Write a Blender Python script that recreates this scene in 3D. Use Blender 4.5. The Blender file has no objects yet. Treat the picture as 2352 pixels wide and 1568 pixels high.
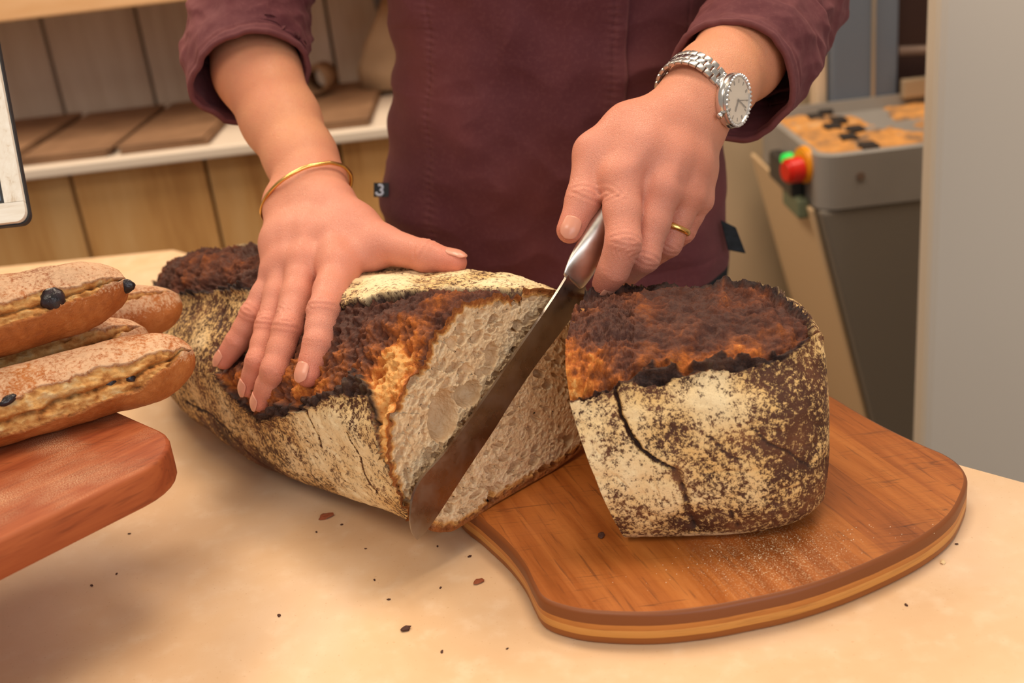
import bpy, bmesh, math, random
import numpy as np
from mathutils import Vector, Matrix

random.seed(7)
RNG = np.random.default_rng(7)
scene = bpy.context.scene
COL = scene.collection

# ------------------------------------------------------------------ camera
# world: counter top is z = 0, x to the right, y away from the photographer
CAM_H = 0.43
FPX = 2600.0                       # focal length in pixels of the 2352 x 1568 frame
NADIR = (1912.0, 7030.0)           # where the room's verticals meet, below the frame


def cam_axes():
    down = np.array([NADIR[0] - 1176.0, NADIR[1] - 784.0, FPX]); down /= np.linalg.norm(down)
    fw = np.array([0, 0, 1.0])
    y = fw - down * fw.dot(down); y /= np.linalg.norm(y)
    z = -down
    return np.array([np.cross(y, z), y, z])


CR = cam_axes()
CPOS = np.array([0, 0, CAM_H])


def ray(px, py):
    return CR @ np.array([(px - 1176.0) / FPX, (py - 784.0) / FPX, 1.0])


def atz(px, py, z=0.0):            # point of a horizontal plane
    r = ray(px, py); return CPOS + r * ((z - CAM_H) / r[2])


def aty(px, py, y):                # point of a frontal vertical plane
    r = ray(px, py); return CPOS + r * (y / r[1])


def atd(px, py, dep):              # point at a distance along the view axis
    return CPOS + ray(px, py) * dep


cam_data = bpy.data.cameras.new('camera')
cam = bpy.data.objects.new('camera', cam_data); COL.objects.link(cam)
cam_data.sensor_width = 36.0
cam_data.lens = FPX / 2352.0 * 36.0
m = Matrix(((CR[0, 0], -CR[0, 1], -CR[0, 2], CPOS[0]), (CR[1, 0], -CR[1, 1], -CR[1, 2], CPOS[1]),
            (CR[2, 0], -CR[2, 1], -CR[2, 2], CPOS[2]), (0, 0, 0, 1)))
cam.matrix_world = m
cam_data.clip_start = 0.02
cam_data.dof.use_dof = True
cam_data.dof.focus_distance = 0.765
cam_data.dof.aperture_fstop = 6.3
scene.camera = cam

# ------------------------------------------------------------------ light
world = bpy.data.worlds.new('room_light'); scene.world = world
world.use_nodes = True
bg = world.node_tree.nodes['Background']
bg.inputs[0].default_value = (1.0, 0.86, 0.72, 1)
bg.inputs[1].default_value = 0.36


def area(name, loc, target, sx, sy, power, col):
    l = bpy.data.lights.new(name, 'AREA'); l.shape = 'RECTANGLE'; l.size = sx; l.size_y = sy
    l.energy = power; l.color = col
    o = bpy.data.objects.new(name, l); COL.objects.link(o)
    o.location = loc
    o.rotation_euler = (Vector(target) - Vector(loc)).to_track_quat('-Z', 'Y').to_euler()
    return o


area('ceiling_lamp_over_counter', (0.25, 1.0, 1.75), (0.1, 0.75, 0), 0.8, 0.4, 16, (1.0, 0.80, 0.60))
area('ceiling_lamp_shop_side', (-0.7, -0.35, 1.75), (-0.1, 0.8, 0), 0.9, 0.6, 12.5, (1.0, 0.85, 0.68))
area('ceiling_lamp_baker_side', (-0.9, 1.9, 1.75), (-0.7, 1.9, 0), 1.2, 0.5, 30, (1.0, 0.80, 0.58))
area('fill_light_machine_side', (1.1, 1.5, 1.75), (1.0, 1.6, 0), 0.8, 0.5, 12, (1.0, 0.84, 0.66))  # unseen fill, added to brighten the wall and panel at the right
area('shop_window', (0.9, -1.5, 1.0), (0.1, 0.9, 0.1), 1.6, 1.4, 20, (0.93, 0.95, 1.0))

vs = scene.view_settings
vs.view_transform = 'Standard'
vs.look = 'None'
vs.exposure = 0.0
vs.gamma = 1.0
vs.use_curve_mapping = False

# ------------------------------------------------------------------ helpers


def lin(r, g, b, k=1.0):
    def f(c):
        c = c / 255.0
        return (c / 12.92 if c <= 0.04045 else ((c + 0.055) / 1.055) ** 2.4) * k
    return (f(r), f(g), f(b), 1.0)


def mesh_obj(name, v, f, mat=None, parent=None, smooth=True, attrs=None):
    me = bpy.data.meshes.new(name)
    v = np.asarray(v, dtype=np.float64).reshape(-1, 3)
    if isinstance(f, np.ndarray) and f.ndim == 2:
        nf, k = f.shape
        me.vertices.add(len(v)); me.vertices.foreach_set('co', v.ravel())
        me.loops.add(nf * k); me.loops.foreach_set('vertex_index', f.ravel().astype(np.int32))
        me.polygons.add(nf)
        me.polygons.foreach_set('loop_start', np.arange(0, nf * k, k, dtype=np.int32))
        me.polygons.foreach_set('loop_total', np.full(nf, k, dtype=np.int32))
        me.update(calc_edges=True)
    else:
        me.from_pydata([tuple(p) for p in v], [], [tuple(q) for q in f]); me.update()
    if attrs:
        for k2, a in attrs.items():
            at = me.attributes.new(k2, 'FLOAT', 'POINT')
            at.data.foreach_set('value', np.asarray(a, dtype=np.float32).ravel())
    me.polygons.foreach_set('use_smooth', np.full(len(me.polygons), bool(smooth)))
    if mat: me.materials.append(mat)
    o = bpy.data.objects.new(name, me); COL.objects.link(o)
    if parent is not None: o.parent = parent
    return o


def bm_obj(name, bm, mat=None, parent=None, smooth=False, angle=None):
    me = bpy.data.meshes.new(name); bm.to_mesh(me); bm.free()
    for p in me.polygons: p.use_smooth = smooth
    if angle is not None:
        me.polygons.foreach_set('use_smooth', np.ones(len(me.polygons), bool))
        me.set_sharp_from_angle(angle=angle)
    if mat: me.materials.append(mat)
    o = bpy.data.objects.new(name, me); COL.objects.link(o)
    if parent is not None: o.parent = parent
    return o


def tag(o, label=None, cat=None, group=None, kind=None):
    if label: o['label'] = label
    if cat: o['category'] = cat
    if group: o['group'] = group
    if kind: o['kind'] = kind
    return o


def empty(name, loc=(0, 0, 0)):
    o = bpy.data.objects.new(name, None); COL.objects.link(o)
    o.location = loc; o.empty_display_size = 0.02
    return o


def rooted(root, o):               # parent a part built in world coordinates
    o.parent = root
    o.matrix_parent_inverse = Matrix.Translation(root.location).inverted()
    return o


def grid_faces(ni, nj, wrap=True, flip=False):
    i = np.arange(ni - 1)[:, None]; j = np.arange(nj if wrap else nj - 1)[None, :]
    a = i * nj + j; b = i * nj + (j + 1) % nj
    c = (i + 1) * nj + (j + 1) % nj; d = (i + 1) * nj + j
    q = np.stack([a, b, c, d] if not flip else [d, c, b, a], -1)
    return q.reshape(-1, 4)


def box_bm(cx, cy, cz, sx, sy, sz, bev=0.0, seg=2):
    bm = bmesh.new()
    bmesh.ops.create_cube(bm, size=1.0)
    for v in bm.verts:
        v.co = Vector((cx + v.co.x * sx, cy + v.co.y * sy, cz + v.co.z * sz))
    if bev > 0:
        bmesh.ops.bevel(bm, geom=list(bm.edges), offset=bev, segments=seg, profile=0.5, affect='EDGES')
    return bm


def hex_bm(p8, bev=0.0):           # 8 corners: four of the bottom, four of the top, same order
    bm = bmesh.new(); v = [bm.verts.new(tuple(p)) for p in p8]
    for q in ((3, 2, 1, 0), (4, 5, 6, 7), (0, 1, 5, 4), (1, 2, 6, 5), (2, 3, 7, 6), (3, 0, 4, 7)):
        bm.faces.new([v[k] for k in q])
    bmesh.ops.recalc_face_normals(bm, faces=list(bm.faces))
    if bev > 0:
        bmesh.ops.bevel(bm, geom=list(bm.edges), offset=bev, segments=2, profile=0.5, affect='EDGES')
    return bm


def frame(d, up=(0, 0, 1)):
    d = np.asarray(d, float); d = d / np.linalg.norm(d)
    u = np.asarray(up, float); u = u - d * d.dot(u)
    if np.linalg.norm(u) < 1e-6: u = np.array([1.0, 0, 0]) - d * d[0]
    u /= np.linalg.norm(u)
    return d, u, np.cross(d, u)


def spline(pts, n, closed=False):  # Catmull-Rom through points, about even in length
    p = np.asarray(pts, float)
    if closed: q = np.vstack([p[-1], p, p[0], p[1]])
    else: q = np.vstack([2 * p[0] - p[1], p, 2 * p[-1] - p[-2]])
    out = []
    segs = len(p) if closed else len(p) - 1
    for i in range(segs):
        a, b, c, d = q[i], q[i + 1], q[i + 2], q[i + 3]
        t = np.linspace(0, 1, 24, endpoint=False)[:, None]
        out.append(0.5 * ((2 * b) + (-a + c) * t + (2 * a - 5 * b + 4 * c - d) * t * t + (-a + 3 * b - 3 * c + d) * t ** 3))
    o = np.vstack(out + ([p[:1]] if closed else [p[-1:]]))
    l = np.r_[0, np.cumsum(np.linalg.norm(np.diff(o, axis=0), axis=1))]
    x = np.linspace(0, l[-1], n, endpoint=not closed)
    return np.stack([np.interp(x, l, o[:, k]) for k in range(o.shape[1])], 1)


def tube(pts, rad, seg=12, closed=False, up=(0, 0, 1), flat=1.0):
    p = np.asarray(pts, float); n = len(p)
    r = np.broadcast_to(np.asarray(rad, float), (n,))
    t = np.gradient(p, axis=0) if not closed else np.roll(p, -1, 0) - np.roll(p, 1, 0)
    v = []
    for i in range(n):
        d, u, w = frame(t[i], up)
        a = np.linspace(0, 2 * np.pi, seg, endpoint=False)
        v.append(p[i] + r[i] * (np.cos(a)[:, None] * u * flat + np.sin(a)[:, None] * w))
    v = np.array(v).reshape(-1, 3)
    f = [tuple(q) for q in grid_faces(n, seg)]
    if closed:
        f += [((n - 1) * seg + j, (n - 1) * seg + (j + 1) % seg, (j + 1) % seg, j) for j in range(seg)]
    else:
        f += [tuple(range(seg))[::-1], tuple((n - 1) * seg + k for k in range(seg))]
    return v, f


# ---- noise
_G = np.random.default_rng(3).normal(size=(256, 3)); _G /= np.linalg.norm(_G, axis=1)[:, None]
_P = np.random.default_rng(4).permutation(256); _P = np.r_[_P, _P, _P]


def perlin(p):
    p = np.asarray(p, float); shp = p.shape[:-1]; p = p.reshape(-1, 3)
    i = np.floor(p).astype(int); f = p - i; i &= 255
    w = f * f * f * (f * (f * 6 - 15) + 10)
    res = np.zeros(len(p))
    for dx in (0, 1):
        for dy in (0, 1):
            for dz in (0, 1):
                h = _P[_P[_P[(i[:, 0] + dx) & 255] + ((i[:, 1] + dy) & 255)] + ((i[:, 2] + dz) & 255)]
                g = _G[h]
                dot = g[:, 0] * (f[:, 0] - dx) + g[:, 1] * (f[:, 1] - dy) + g[:, 2] * (f[:, 2] - dz)
                wt = (w[:, 0] if dx else 1 - w[:, 0]) * (w[:, 1] if dy else 1 - w[:, 1]) * (w[:, 2] if dz else 1 - w[:, 2])
                res += wt * dot
    return (res * 1.6).reshape(shp)


def fbm(p, octv=4, gain=0.5, lac=2.03):
    a, s, r = 1.0, 1.0, 0.0
    for k in range(octv):
        r = r + a * perlin(np.asarray(p) * s + k * 17.3); a *= gain; s *= lac
    return r


def ridged(p, octv=4):
    a, s, r = 1.0, 1.0, 0.0
    for k in range(octv):
        r = r + a * (1 - 2 * np.abs(perlin(np.asarray(p) * s + k * 9.7))); a *= 0.5; s *= 2.07
    return r


def sstep(a, b, x):
    t = np.clip((x - a) / (b - a), 0, 1); return t * t * (3 - 2 * t)


# ---- implicit modelling: rounded cones blended smoothly, meshed with surface nets
class Field:
    def __init__(self, lo, hi, h):
        self.lo = np.asarray(lo, float); self.h = h
        self.n = np.ceil((np.asarray(hi, float) - self.lo) / h).astype(int) + 1
        self.F = np.full(self.n, 0.05, np.float32)

    def sub(self, lo, hi):
        a = np.clip(np.floor((np.asarray(lo) - self.lo) / self.h).astype(int), 0, self.n - 1)
        b = np.clip(np.ceil((np.asarray(hi) - self.lo) / self.h).astype(int) + 1, 1, self.n)
        sl = tuple(slice(a[k], max(b[k], a[k] + 1)) for k in range(3))
        ax = [(self.lo[k] + self.h * np.arange(sl[k].start, sl[k].stop)).astype(np.float32) for k in range(3)]
        return sl, ax

    def cone(self, a, b, ra, rb, k=0.006, flat=None, fdir=None, carve=False):
        a = np.asarray(a, float); b = np.asarray(b, float)
        mrg = max(ra, rb) * 1.3 + max(0.012, 1.5 * k)
        sl, ax = self.sub(np.minimum(a, b) - mrg, np.maximum(a, b) + mrg)
        X, Y, Z = np.meshgrid(*ax, indexing='ij', sparse=True)
        d = b - a; L2 = max(d.dot(d), 1e-12)
        px, py, pz = X - a[0], Y - a[1], Z - a[2]
        t = np.clip((px * d[0] + py * d[1] + pz * d[2]) / L2, 0, 1)
        qx, qy, qz = px - t * d[0], py - t * d[1], pz - t * d[2]
        if fdir is not None:       # flattened (flat < 1 thins) along fdir
            fd = np.asarray(fdir, float); fd = fd / np.linalg.norm(fd)
            e = qx * fd[0] + qy * fd[1] + qz * fd[2]
            s = e * (1.0 / flat - 1)
            qx, qy, qz = qx + s * fd[0], qy + s * fd[1], qz + s * fd[2]
        D = np.sqrt(qx * qx + qy * qy + qz * qz) - (ra + (rb - ra) * t)
        G = self.F[sl]
        if carve:
            hh = np.clip(0.5 + 0.5 * (-D - G) / k, 0, 1)
            self.F[sl] = G + (-D - G) * hh + k * hh * (1 - hh)
        else:
            hh = np.clip(0.5 + 0.5 * (D - G) / k, 0, 1)
            self.F[sl] = D + (G - D) * hh - k * hh * (1 - hh)

    def chain(self, pts, rad, k=0.004, **kw):
        for i in range(len(pts) - 1):
            self.cone(pts[i], pts[i + 1], rad[i], rad[i + 1], k, **kw)

    def wrinkle(self, c, axis, dors, rad, amp=0.0005, wl=0.0032, spread=0.006, off=0.0):
        # a few skin folds across a finger joint, on its back only
        c = np.asarray(c, float); axis = axis / np.linalg.norm(axis); dors = dors / np.linalg.norm(dors)
        sl, ax = self.sub(c - rad * 2.2, c + rad * 2.2)
        X, Y, Z = np.meshgrid(*ax, indexing='ij', sparse=True)
        x, y, z = X - c[0], Y - c[1], Z - c[2]
        t = x * axis[0] + y * axis[1] + z * axis[2]
        s = x * dors[0] + y * dors[1] + z * dors[2]
        side = np.cross(axis, dors); q = x * side[0] + y * side[1] + z * side[2]
        tt = t + 0.25 * q * q / rad * np.sign(t)
        wv = amp * np.cos(2 * np.pi * tt / wl + off) * np.exp(-(t / spread) ** 2) * np.clip((s - 0.2 * rad) / (0.5 * rad), 0, 1)
        self.F[sl] += wv.astype(np.float32)

    def bump(self, c, rad, amp):
        c = np.asarray(c, float)
        sl, ax = self.sub(c - rad * 2.2, c + rad * 2.2)
        X, Y, Z = np.meshgrid(*ax, indexing='ij', sparse=True)
        r2 = (X - c[0]) ** 2 + (Y - c[1]) ** 2 + (Z - c[2]) ** 2
        self.F[sl] -= (amp * np.exp(-r2 / rad ** 2)).astype(np.float32)

    def mesh(self):
        F = self.F; n = self.n
        S = F < 0
        c = [S[i:n[0] - 1 + i, j:n[1] - 1 + j, k:n[2] - 1 + k] for i in (0, 1) for j in (0, 1) for k in (0, 1)]
        cnt = sum(x.astype(np.int8) for x in c)
        act = (cnt > 0) & (cnt < 8)
        idx = np.argwhere(act)
        vid = np.full(act.shape, -1, np.int64); vid[act] = np.arange(len(idx))
        corner = {(i, j, k): F[idx[:, 0] + i, idx[:, 1] + j, idx[:, 2] + k] for i in (0, 1) for j in (0, 1) for k in (0, 1)}
        acc = np.zeros((len(idx), 3)); num = np.zeros(len(idx))
        for a in range(3):
            for o in ((0, 0), (0, 1), (1, 0), (1, 1)):
                p0 = list(o); p0.insert(a, 0); p1 = list(o); p1.insert(a, 1)
                f0, f1 = corner[tuple(p0)], corner[tuple(p1)]
                ms = (f0 < 0) != (f1 < 0)
                t = np.where(ms, f0 / np.where(ms, f0 - f1, 1), 0)
                e = np.tile(np.array(p0, float), (len(idx), 1)); e[:, a] = t
                acc[ms] += e[ms]; num += ms
        v = self.lo + self.h * (idx + acc / num[:, None])
        quads = []
        for a in range(3):
            b_, c_ = (a + 1) % 3, (a + 2) % 3
            s0 = [slice(1, -1)] * 3; s0[a] = slice(0, n[a] - 1)
            s1 = list(s0); s1[a] = slice(1, n[a])
            A_, B_ = S[tuple(s0)], S[tuple(s1)]
            e = np.argwhere(A_ != B_)
            if len(e) == 0: continue
            up = A_[tuple(e.T)]
            off = np.array([1, 1, 1]); off[a] = 0
            e = e + off
            eb = np.zeros(3, int); eb[b_] = 1
            ec = np.zeros(3, int); ec[c_] = 1
            g = lambda q: vid[q[:, 0], q[:, 1], q[:, 2]]
            q = np.stack([g(e - eb - ec), g(e - ec), g(e), g(e - eb)], 1)
            q[~up] = q[~up][:, ::-1]
            quads.append(q)
        q = np.vstack(quads)
        q = q[(q >= 0).all(1)]
        return v, q


# ---- materials
class Mat:
    def __init__(self, name, rough=0.6, spec=0.5):
        self.m = bpy.data.materials.new(name); self.m.use_nodes = True
        self.t = self.m.node_tree; self.b = self.t.nodes['Principled BSDF']
        self.b.inputs['Roughness'].default_value = rough
        self.b.inputs['Specular IOR Level'].default_value = spec

    def n(self, typ, **kw):
        x = self.t.nodes.new(typ)
        for k, v in kw.items(): setattr(x, k, v)
        return x

    def put(self, sock, v):
        if isinstance(v, bpy.types.NodeSocket): self.t.links.new(v, sock)
        elif v is not None: sock.default_value = v

    def coord(self, kind='Object', scale=None, rot=None):
        o = self.n('ShaderNodeTexCoord').outputs[kind]
        if scale is None and rot is None: return o
        mp = self.n('ShaderNodeMapping'); self.t.links.new(o, mp.inputs[0])
        if scale is not None: mp.inputs['Scale'].default_value = scale
        if rot is not None: mp.inputs['Rotation'].default_value = rot
        return mp.outputs[0]

    def noise(self, scale, detail=4, rough=0.55, vec=None, dist=0.0):
        x = self.n('ShaderNodeTexNoise')
        self.put(x.inputs['Vector'], vec if vec is not None else self.coord())
        x.inputs['Scale'].default_value = scale; x.inputs['Detail'].default_value = detail
        x.inputs['Roughness'].default_value = rough; x.inputs['Distortion'].default_value = dist
        return x.outputs[0]

    def voro(self, scale, vec=None, feature='F1', out=0, rand=1.0):
        x = self.n('ShaderNodeTexVoronoi', feature=feature)
        self.put(x.inputs['Vector'], vec if vec is not None else self.coord())
        x.inputs['Scale'].default_value = scale; x.inputs['Randomness'].default_value = rand
        return x.outputs[out]

    def wave(self, scale, vec=None, dist=4.0, detail=3, dscale=1.0, direction='X', kind='BANDS'):
        x = self.n('ShaderNodeTexWave', wave_type=kind)
        if kind == 'BANDS': x.bands_direction = direction
        else: x.rings_direction = direction
        self.put(x.inputs['Vector'], vec if vec is not None else self.coord())
        x.inputs['Scale'].default_value = scale; x.inputs['Distortion'].default_value = dist
        x.inputs['Detail'].default_value = detail; x.inputs['Detail Scale'].default_value = dscale
        return x.outputs[1]

    def attr(self, name): return self.n('ShaderNodeAttribute', attribute_name=name).outputs['Fac']

    def ramp(self, fac, stops, interp='LINEAR'):
        x = self.n('ShaderNodeValToRGB'); r = x.color_ramp; r.interpolation = interp
        while len(r.elements) < len(stops): r.elements.new(0.5)
        for e, (p, c) in zip(r.elements, stops):
            e.position = p; e.color = c if len(c) == 4 else (*c, 1)
        self.put(x.inputs[0], fac); return x.outputs[0]

    def rng(self, v, a, b, c=0.0, d=1.0, smooth=True):
        x = self.n('ShaderNodeMapRange', interpolation_type='SMOOTHSTEP' if smooth else 'LINEAR')
        for k, q in enumerate((v, a, b, c, d)): self.put(x.inputs[k], q)
        return x.outputs[0]

    def math(self, op, a, b=None):
        x = self.n('ShaderNodeMath', operation=op); self.put(x.inputs[0], a)
        if b is not None: self.put(x.inputs[1], b)
        return x.outputs[0]

    def mix(self, fac, a, b, mode='MIX'):
        x = self.n('ShaderNodeMix', data_type='RGBA', blend_type=mode)
        self.put(x.inputs[0], fac); self.put(x.inputs[6], a); self.put(x.inputs[7], b)
        return x.outputs[2]

    def bump(self, h, strength=0.3, dist=0.001, prev=None):
        x = self.n('ShaderNodeBump'); x.inputs['Strength'].default_value = strength
        x.inputs['Distance'].default_value = dist
        self.put(x.inputs['Height'], h)
        if prev is not None: self.put(x.inputs['Normal'], prev)
        self.t.links.new(x.outputs[0], self.b.inputs['Normal']); return x.outputs[0]

    def col(self, c): self.put(self.b.inputs['Base Color'], c); return self

    def set(self, **kw):
        for k, v in kw.items(): self.put(self.b.inputs[k], v)
        return self


def plain(name, c, rough=0.6, metal=0.0, spec=0.5):
    q = Mat(name, rough, spec); q.col(c); q.set(Metallic=metal); return q.m
# ------------------------------------------------------------------ room


def wood_mat(name, dark, mid, light, axis=0, scale=1.0, rough=0.5, grain=1.0, bumpd=0.0003):
    q = Mat(name, rough)
    sc = [14.0 * scale] * 3; sc[axis] = 1.3 * scale
    vec = q.coord('Object', scale=tuple(sc))
    oi = q.n('ShaderNodeObjectInfo')
    ad = q.n('ShaderNodeVectorMath', operation='ADD'); q.put(ad.inputs[0], vec)
    cmb = q.n('ShaderNodeCombineXYZ')
    for k in range(3): q.put(cmb.inputs[k], q.math('MULTIPLY', oi.outputs['Random'], 37.0 + 11 * k))
    q.put(ad.inputs[1], cmb.outputs[0])
    v = ad.outputs[0]
    n1 = q.noise(1.0, 5, 0.6, v, 0.6); n2 = q.noise(7.0, 3, 0.6, v, 0.2)
    f = q.math('ADD', q.math('MULTIPLY', n1, 0.75), q.math('MULTIPLY', n2, 0.25 * grain))
    c = q.ramp(f, [(0.3, dark), (0.48, mid), (0.68, light)])
    j = q.rng(oi.outputs['Random'], 0, 1, 0.88, 1.1)
    hs = q.n('ShaderNodeHueSaturation'); q.put(hs.inputs['Color'], c); q.put(hs.inputs['Value'], j)
    q.col(hs.outputs[0]); q.bump(f, 0.3, bumpd)
    return q.m


m_floor = plain('floor_grey', lin(120, 110, 100), 0.7)
fl = bm_obj('floor', box_bm(0, 1.2, -0.93, 6, 6, 0.02), m_floor); tag(fl, kind='structure')

q = Mat('painted_wall', 0.75)
nz = q.noise(3.0, 4)
q.col(q.ramp(nz, [(0.3, lin(204, 180, 146)), (0.7, lin(214, 190, 156))])); q.bump(q.noise(300, 3), 0.1, 0.0004)
m_wall = q.m
wb = bm_obj('wall_back', box_bm(1.27, 2.30, 0.2, 2.3, 0.06, 2.3), m_wall)
tag(wb, kind='structure')

# whitewashed boards behind the shelves, each board its own piece of the wall
m_white_plank = wood_mat('whitewashed_board', lin(182, 160, 140), lin(206, 188, 170), lin(220, 204, 188), axis=2, scale=0.8, rough=0.7)
wl = bm_obj('wall_left', box_bm(-1.06, 2.86, 0.2, 2.48, 0.06, 2.3), plain('wall_core', lin(90, 72, 55), 0.8))
tag(wl, kind='structure')
for k in range(10):
    x = -2.02 + k * 0.223
    p = bm_obj('plank', box_bm(x, 2.817, 0.3, 0.216, 0.022, 1.6, 0.003), m_white_plank, wl)

# the shelf unit under and over it
m_pine = wood_mat('honey_pine_board', lin(176, 120, 62), lin(216, 166, 104), lin(232, 190, 132), axis=2, scale=0.7, rough=0.45)
m_pine_x = wood_mat('pale_pine_shelf', lin(190, 140, 92), lin(214, 168, 120), lin(226, 186, 142), axis=0, scale=0.7, rough=0.5)
m_shelf_white = plain('white_shelf_edge', lin(232, 218, 202), 0.4)
unit = empty('shelf_unit', (-1.0, 2.5, -0.92))
tag(unit, 'pale wooden wall shelf unit with a white-edged shelf above honey coloured boards', 'shelf')


def unit_part(name, bm, mat):
    return rooted(unit, bm_obj(name, bm, mat, smooth=False))


unit_part('shelf_board', box_bm(-0.85, 2.5, -0.014, 2.5, 0.58, 0.022, 0.004), m_shelf_white)
unit_part('upper_shelf', box_bm(-0.85, 2.58, 0.312, 2.5, 0.42, 0.10, 0.004), m_pine_x)
xs = [-2.1 + k * 0.272 + 0.012 for k in range(9)]
for k in range(9):
    unit_part('plank', box_bm(xs[k] + 0.02, 2.275, -0.475, 0.266, 0.02, 0.89, 0.004), m_pine)
unit_part('carcass', box_bm(-0.85, 2.55, -0.49, 2.4, 0.5, 0.84), plain('carcass_wood', lin(120, 80, 45), 0.7))

# stacks of paper bags lying on the shelf, edge on to the room
q = Mat('brown_paper', 0.75)
q.col(q.ramp(q.noise(9, 4), [(0.3, lin(120, 88, 62)), (0.7, lin(152, 116, 86))])); q.bump(q.noise(40, 3), 0.4, 0.002)
m_paper = q.m
q = Mat('tan_paper', 0.75)
q.col(q.ramp(q.noise(9, 4), [(0.3, lin(160, 130, 100)), (0.7, lin(182, 152, 122))])); q.bump(q.noise(40, 3), 0.4, 0.002)
m_paper_tan = q.m


def bag_stack(x0, w, n, label, th=0.0045, y0=2.24, ln=0.46):
    r = empty('paper_bag_stack', (x0 + w / 2, y0 + ln / 2, -0.003))
    tag(r, label, 'paper bags', 'stacks of brown paper bags on the shelf')
    for k in range(n):
        a = random.uniform(-0.02, 0.02); dx = random.uniform(-0.004, 0.004)
        bm = box_bm(0, 0, 0, w, ln, th * 0.9, 0.0012, 1)
        bmesh.ops.rotate(bm, verts=bm.verts, cent=(0, 0, 0), matrix=Matrix.Rotation(a, 3, 'Z'))
        bmesh.ops.translate(bm, verts=bm.verts, vec=(x0 + w / 2 + dx, y0 + ln / 2, -0.003 + th * (k + 0.5)))
        rooted(r, bm_obj('paper_bag', bm, m_paper))
    return r


bag_stack(-1.14, 0.20, 5, 'stack of brown paper bags on shelf beside the chalkboard sign')
bag_stack(-0.925, 0.180, 4, 'second stack of brown paper bags on shelf, counted from chalkboard sign')
bag_stack(-0.725, 0.175, 4, 'third stack of brown paper bags on shelf, left of the bare forearm')
bag_stack(aty(700, 280, 2.4)[0], 0.15, 3, 'low stack of brown paper bags on shelf, right of the bare forearm', th=0.006)

# a crumpled bag standing and a rolled one
v = []
for i, (z, w, d) in enumerate(((0, .11, .05), (.05, .115, .055), (.10, .10, .045), (.15, .075, .03), (.19, .06, .008))):
    a = np.linspace(0, 2 * np.pi, 20, endpoint=False)
    xx = np.sign(np.cos(a)) * np.abs(np.cos(a)) ** 0.5 * w; yy = np.sign(np.sin(a)) * np.abs(np.sin(a)) ** 0.5 * d
    v.append(np.stack([xx + 0.12 * z, yy, np.full(20, z)], 1))
v = np.array(v); v = v + 0.008 * fbm(v.reshape(-1, 3) * 25, 2).reshape(5, 20)[..., None] * np.array([1, 1, 0.15])
fcs = [tuple(x) for x in grid_faces(5, 20)] + [tuple(range(20))[::-1], tuple(80 + k for k in range(20))]
pb = mesh_obj('paper_sack', v.reshape(-1, 3), fcs, m_paper_tan)
pb.location = (aty(832, 240, 2.6)[0] + 0.115, 2.60, 0.012)
tag(pb, 'crumpled tan paper sack standing on shelf beside the maroon jacket', 'paper sack')
a = np.linspace(0, 2.6 * np.pi, 60)
rr = 0.034 - 0.0035 * a / np.pi
loop = np.stack([np.zeros(60), rr * np.cos(a), rr * np.sin(a) + 0.034], 1)
v = np.vstack([loop + [-0.03 - 0.004 * np.sin(3 * a)[0], 0, 0], loop + [0.035, 0, 0]])
f = [(i, i + 1, 61 + i, 60 + i) for i in range(59)]
rl = mesh_obj('rolled_paper_bag', v, f, m_paper)
sm = rl.modifiers.new('thick', 'SOLIDIFY'); sm.thickness = 0.003
rl.location = (aty(745, 250, 2.56)[0], 2.56, 0.018); rl.rotation_euler = (0, 0, 1.25)
tag(rl, 'brown paper bag rolled up, lying on shelf right of forearm', 'paper bag')
# grey hose hanging on the boards
hx = aty(868, 70, 2.79)[0]
hp = spline([(hx - 0.02, 2.79, 0.55), (hx - 0.015, 2.788, 0.35), (hx, 2.79, 0.24), (hx + 0.012, 2.79, 0.17), (hx + 0.008, 2.79, 0.10)], 30)
v, f = tube(hp, np.linspace(0.016, 0.009, 30), 10)
hs_ = mesh_obj('wall_hose', v, f, plain('grey_rubber', lin(120, 118, 122), 0.5))
tag(hs_, 'grey hose hanging down the whitewashed boards beside maroon jacket', 'hose')

# ------------------------------------------------------------------ counter
E0 = atz(400, 572); E1 = atz(2352, 1103); EL = atz(0, 612)
ed = (E1 - E0) / np.linalg.norm(E1 - E0)
far = E0 + ed * 1.6
ll = E0 + (EL - E0) / np.linalg.norm(EL - E0) * 1.6
outline = [ll, E0, far, np.array([far[0], 0.15, 0]), np.array([ll[0], 0.15, 0])]
q = Mat('cream_laminate', 0.38, 0.45)
c1 = q.noise(5.0, 5, 0.6, None, 0.8); c2 = q.noise(45.0, 4, 0.6); c3 = q.noise(420.0, 2, 0.5)
base = q.ramp(c1, [(0.35, lin(219, 181, 140)), (0.5, lin(224, 189, 149)), (0.65, lin(227, 196, 162))])
base = q.mix(q.math('MULTIPLY', q.rng(c2, 0.48, 0.78), 0.45), base, lin(238, 214, 184))
base = q.mix(q.math('MULTIPLY', q.rng(c3, 0.66, 0.74), 0.35), base, lin(190, 140, 90))
q.col(base); q.put(q.b.inputs['Roughness'], q.rng(c2, 0.3, 0.7, 0.30, 0.46))
m_lam = q.m
ct = empty('counter', (0.1, 0.6, -0.92))
tag(ct, 'cream laminate shop counter with a slanting back edge, under the loaf', 'counter')
bm = bmesh.new()
vt = [bm.verts.new((p[0], p[1], 0.0)) for p in outline]
fc = bm.faces.new(vt)
ex = bmesh.ops.extrude_face_region(bm, geom=[fc])
for e in ex['geom']:
    if isinstance(e, bmesh.types.BMVert): e.co.z = -0.035
bmesh.ops.recalc_face_normals(bm, faces=list(bm.faces))
bmesh.ops.bevel(bm, geom=[e for e in bm.edges if max(abs(v.co.z) for v in e.verts) < 1e-6], offset=0.003, segments=2, affect='EDGES')
rooted(ct, bm_obj('worktop', bm, m_lam))
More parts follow.
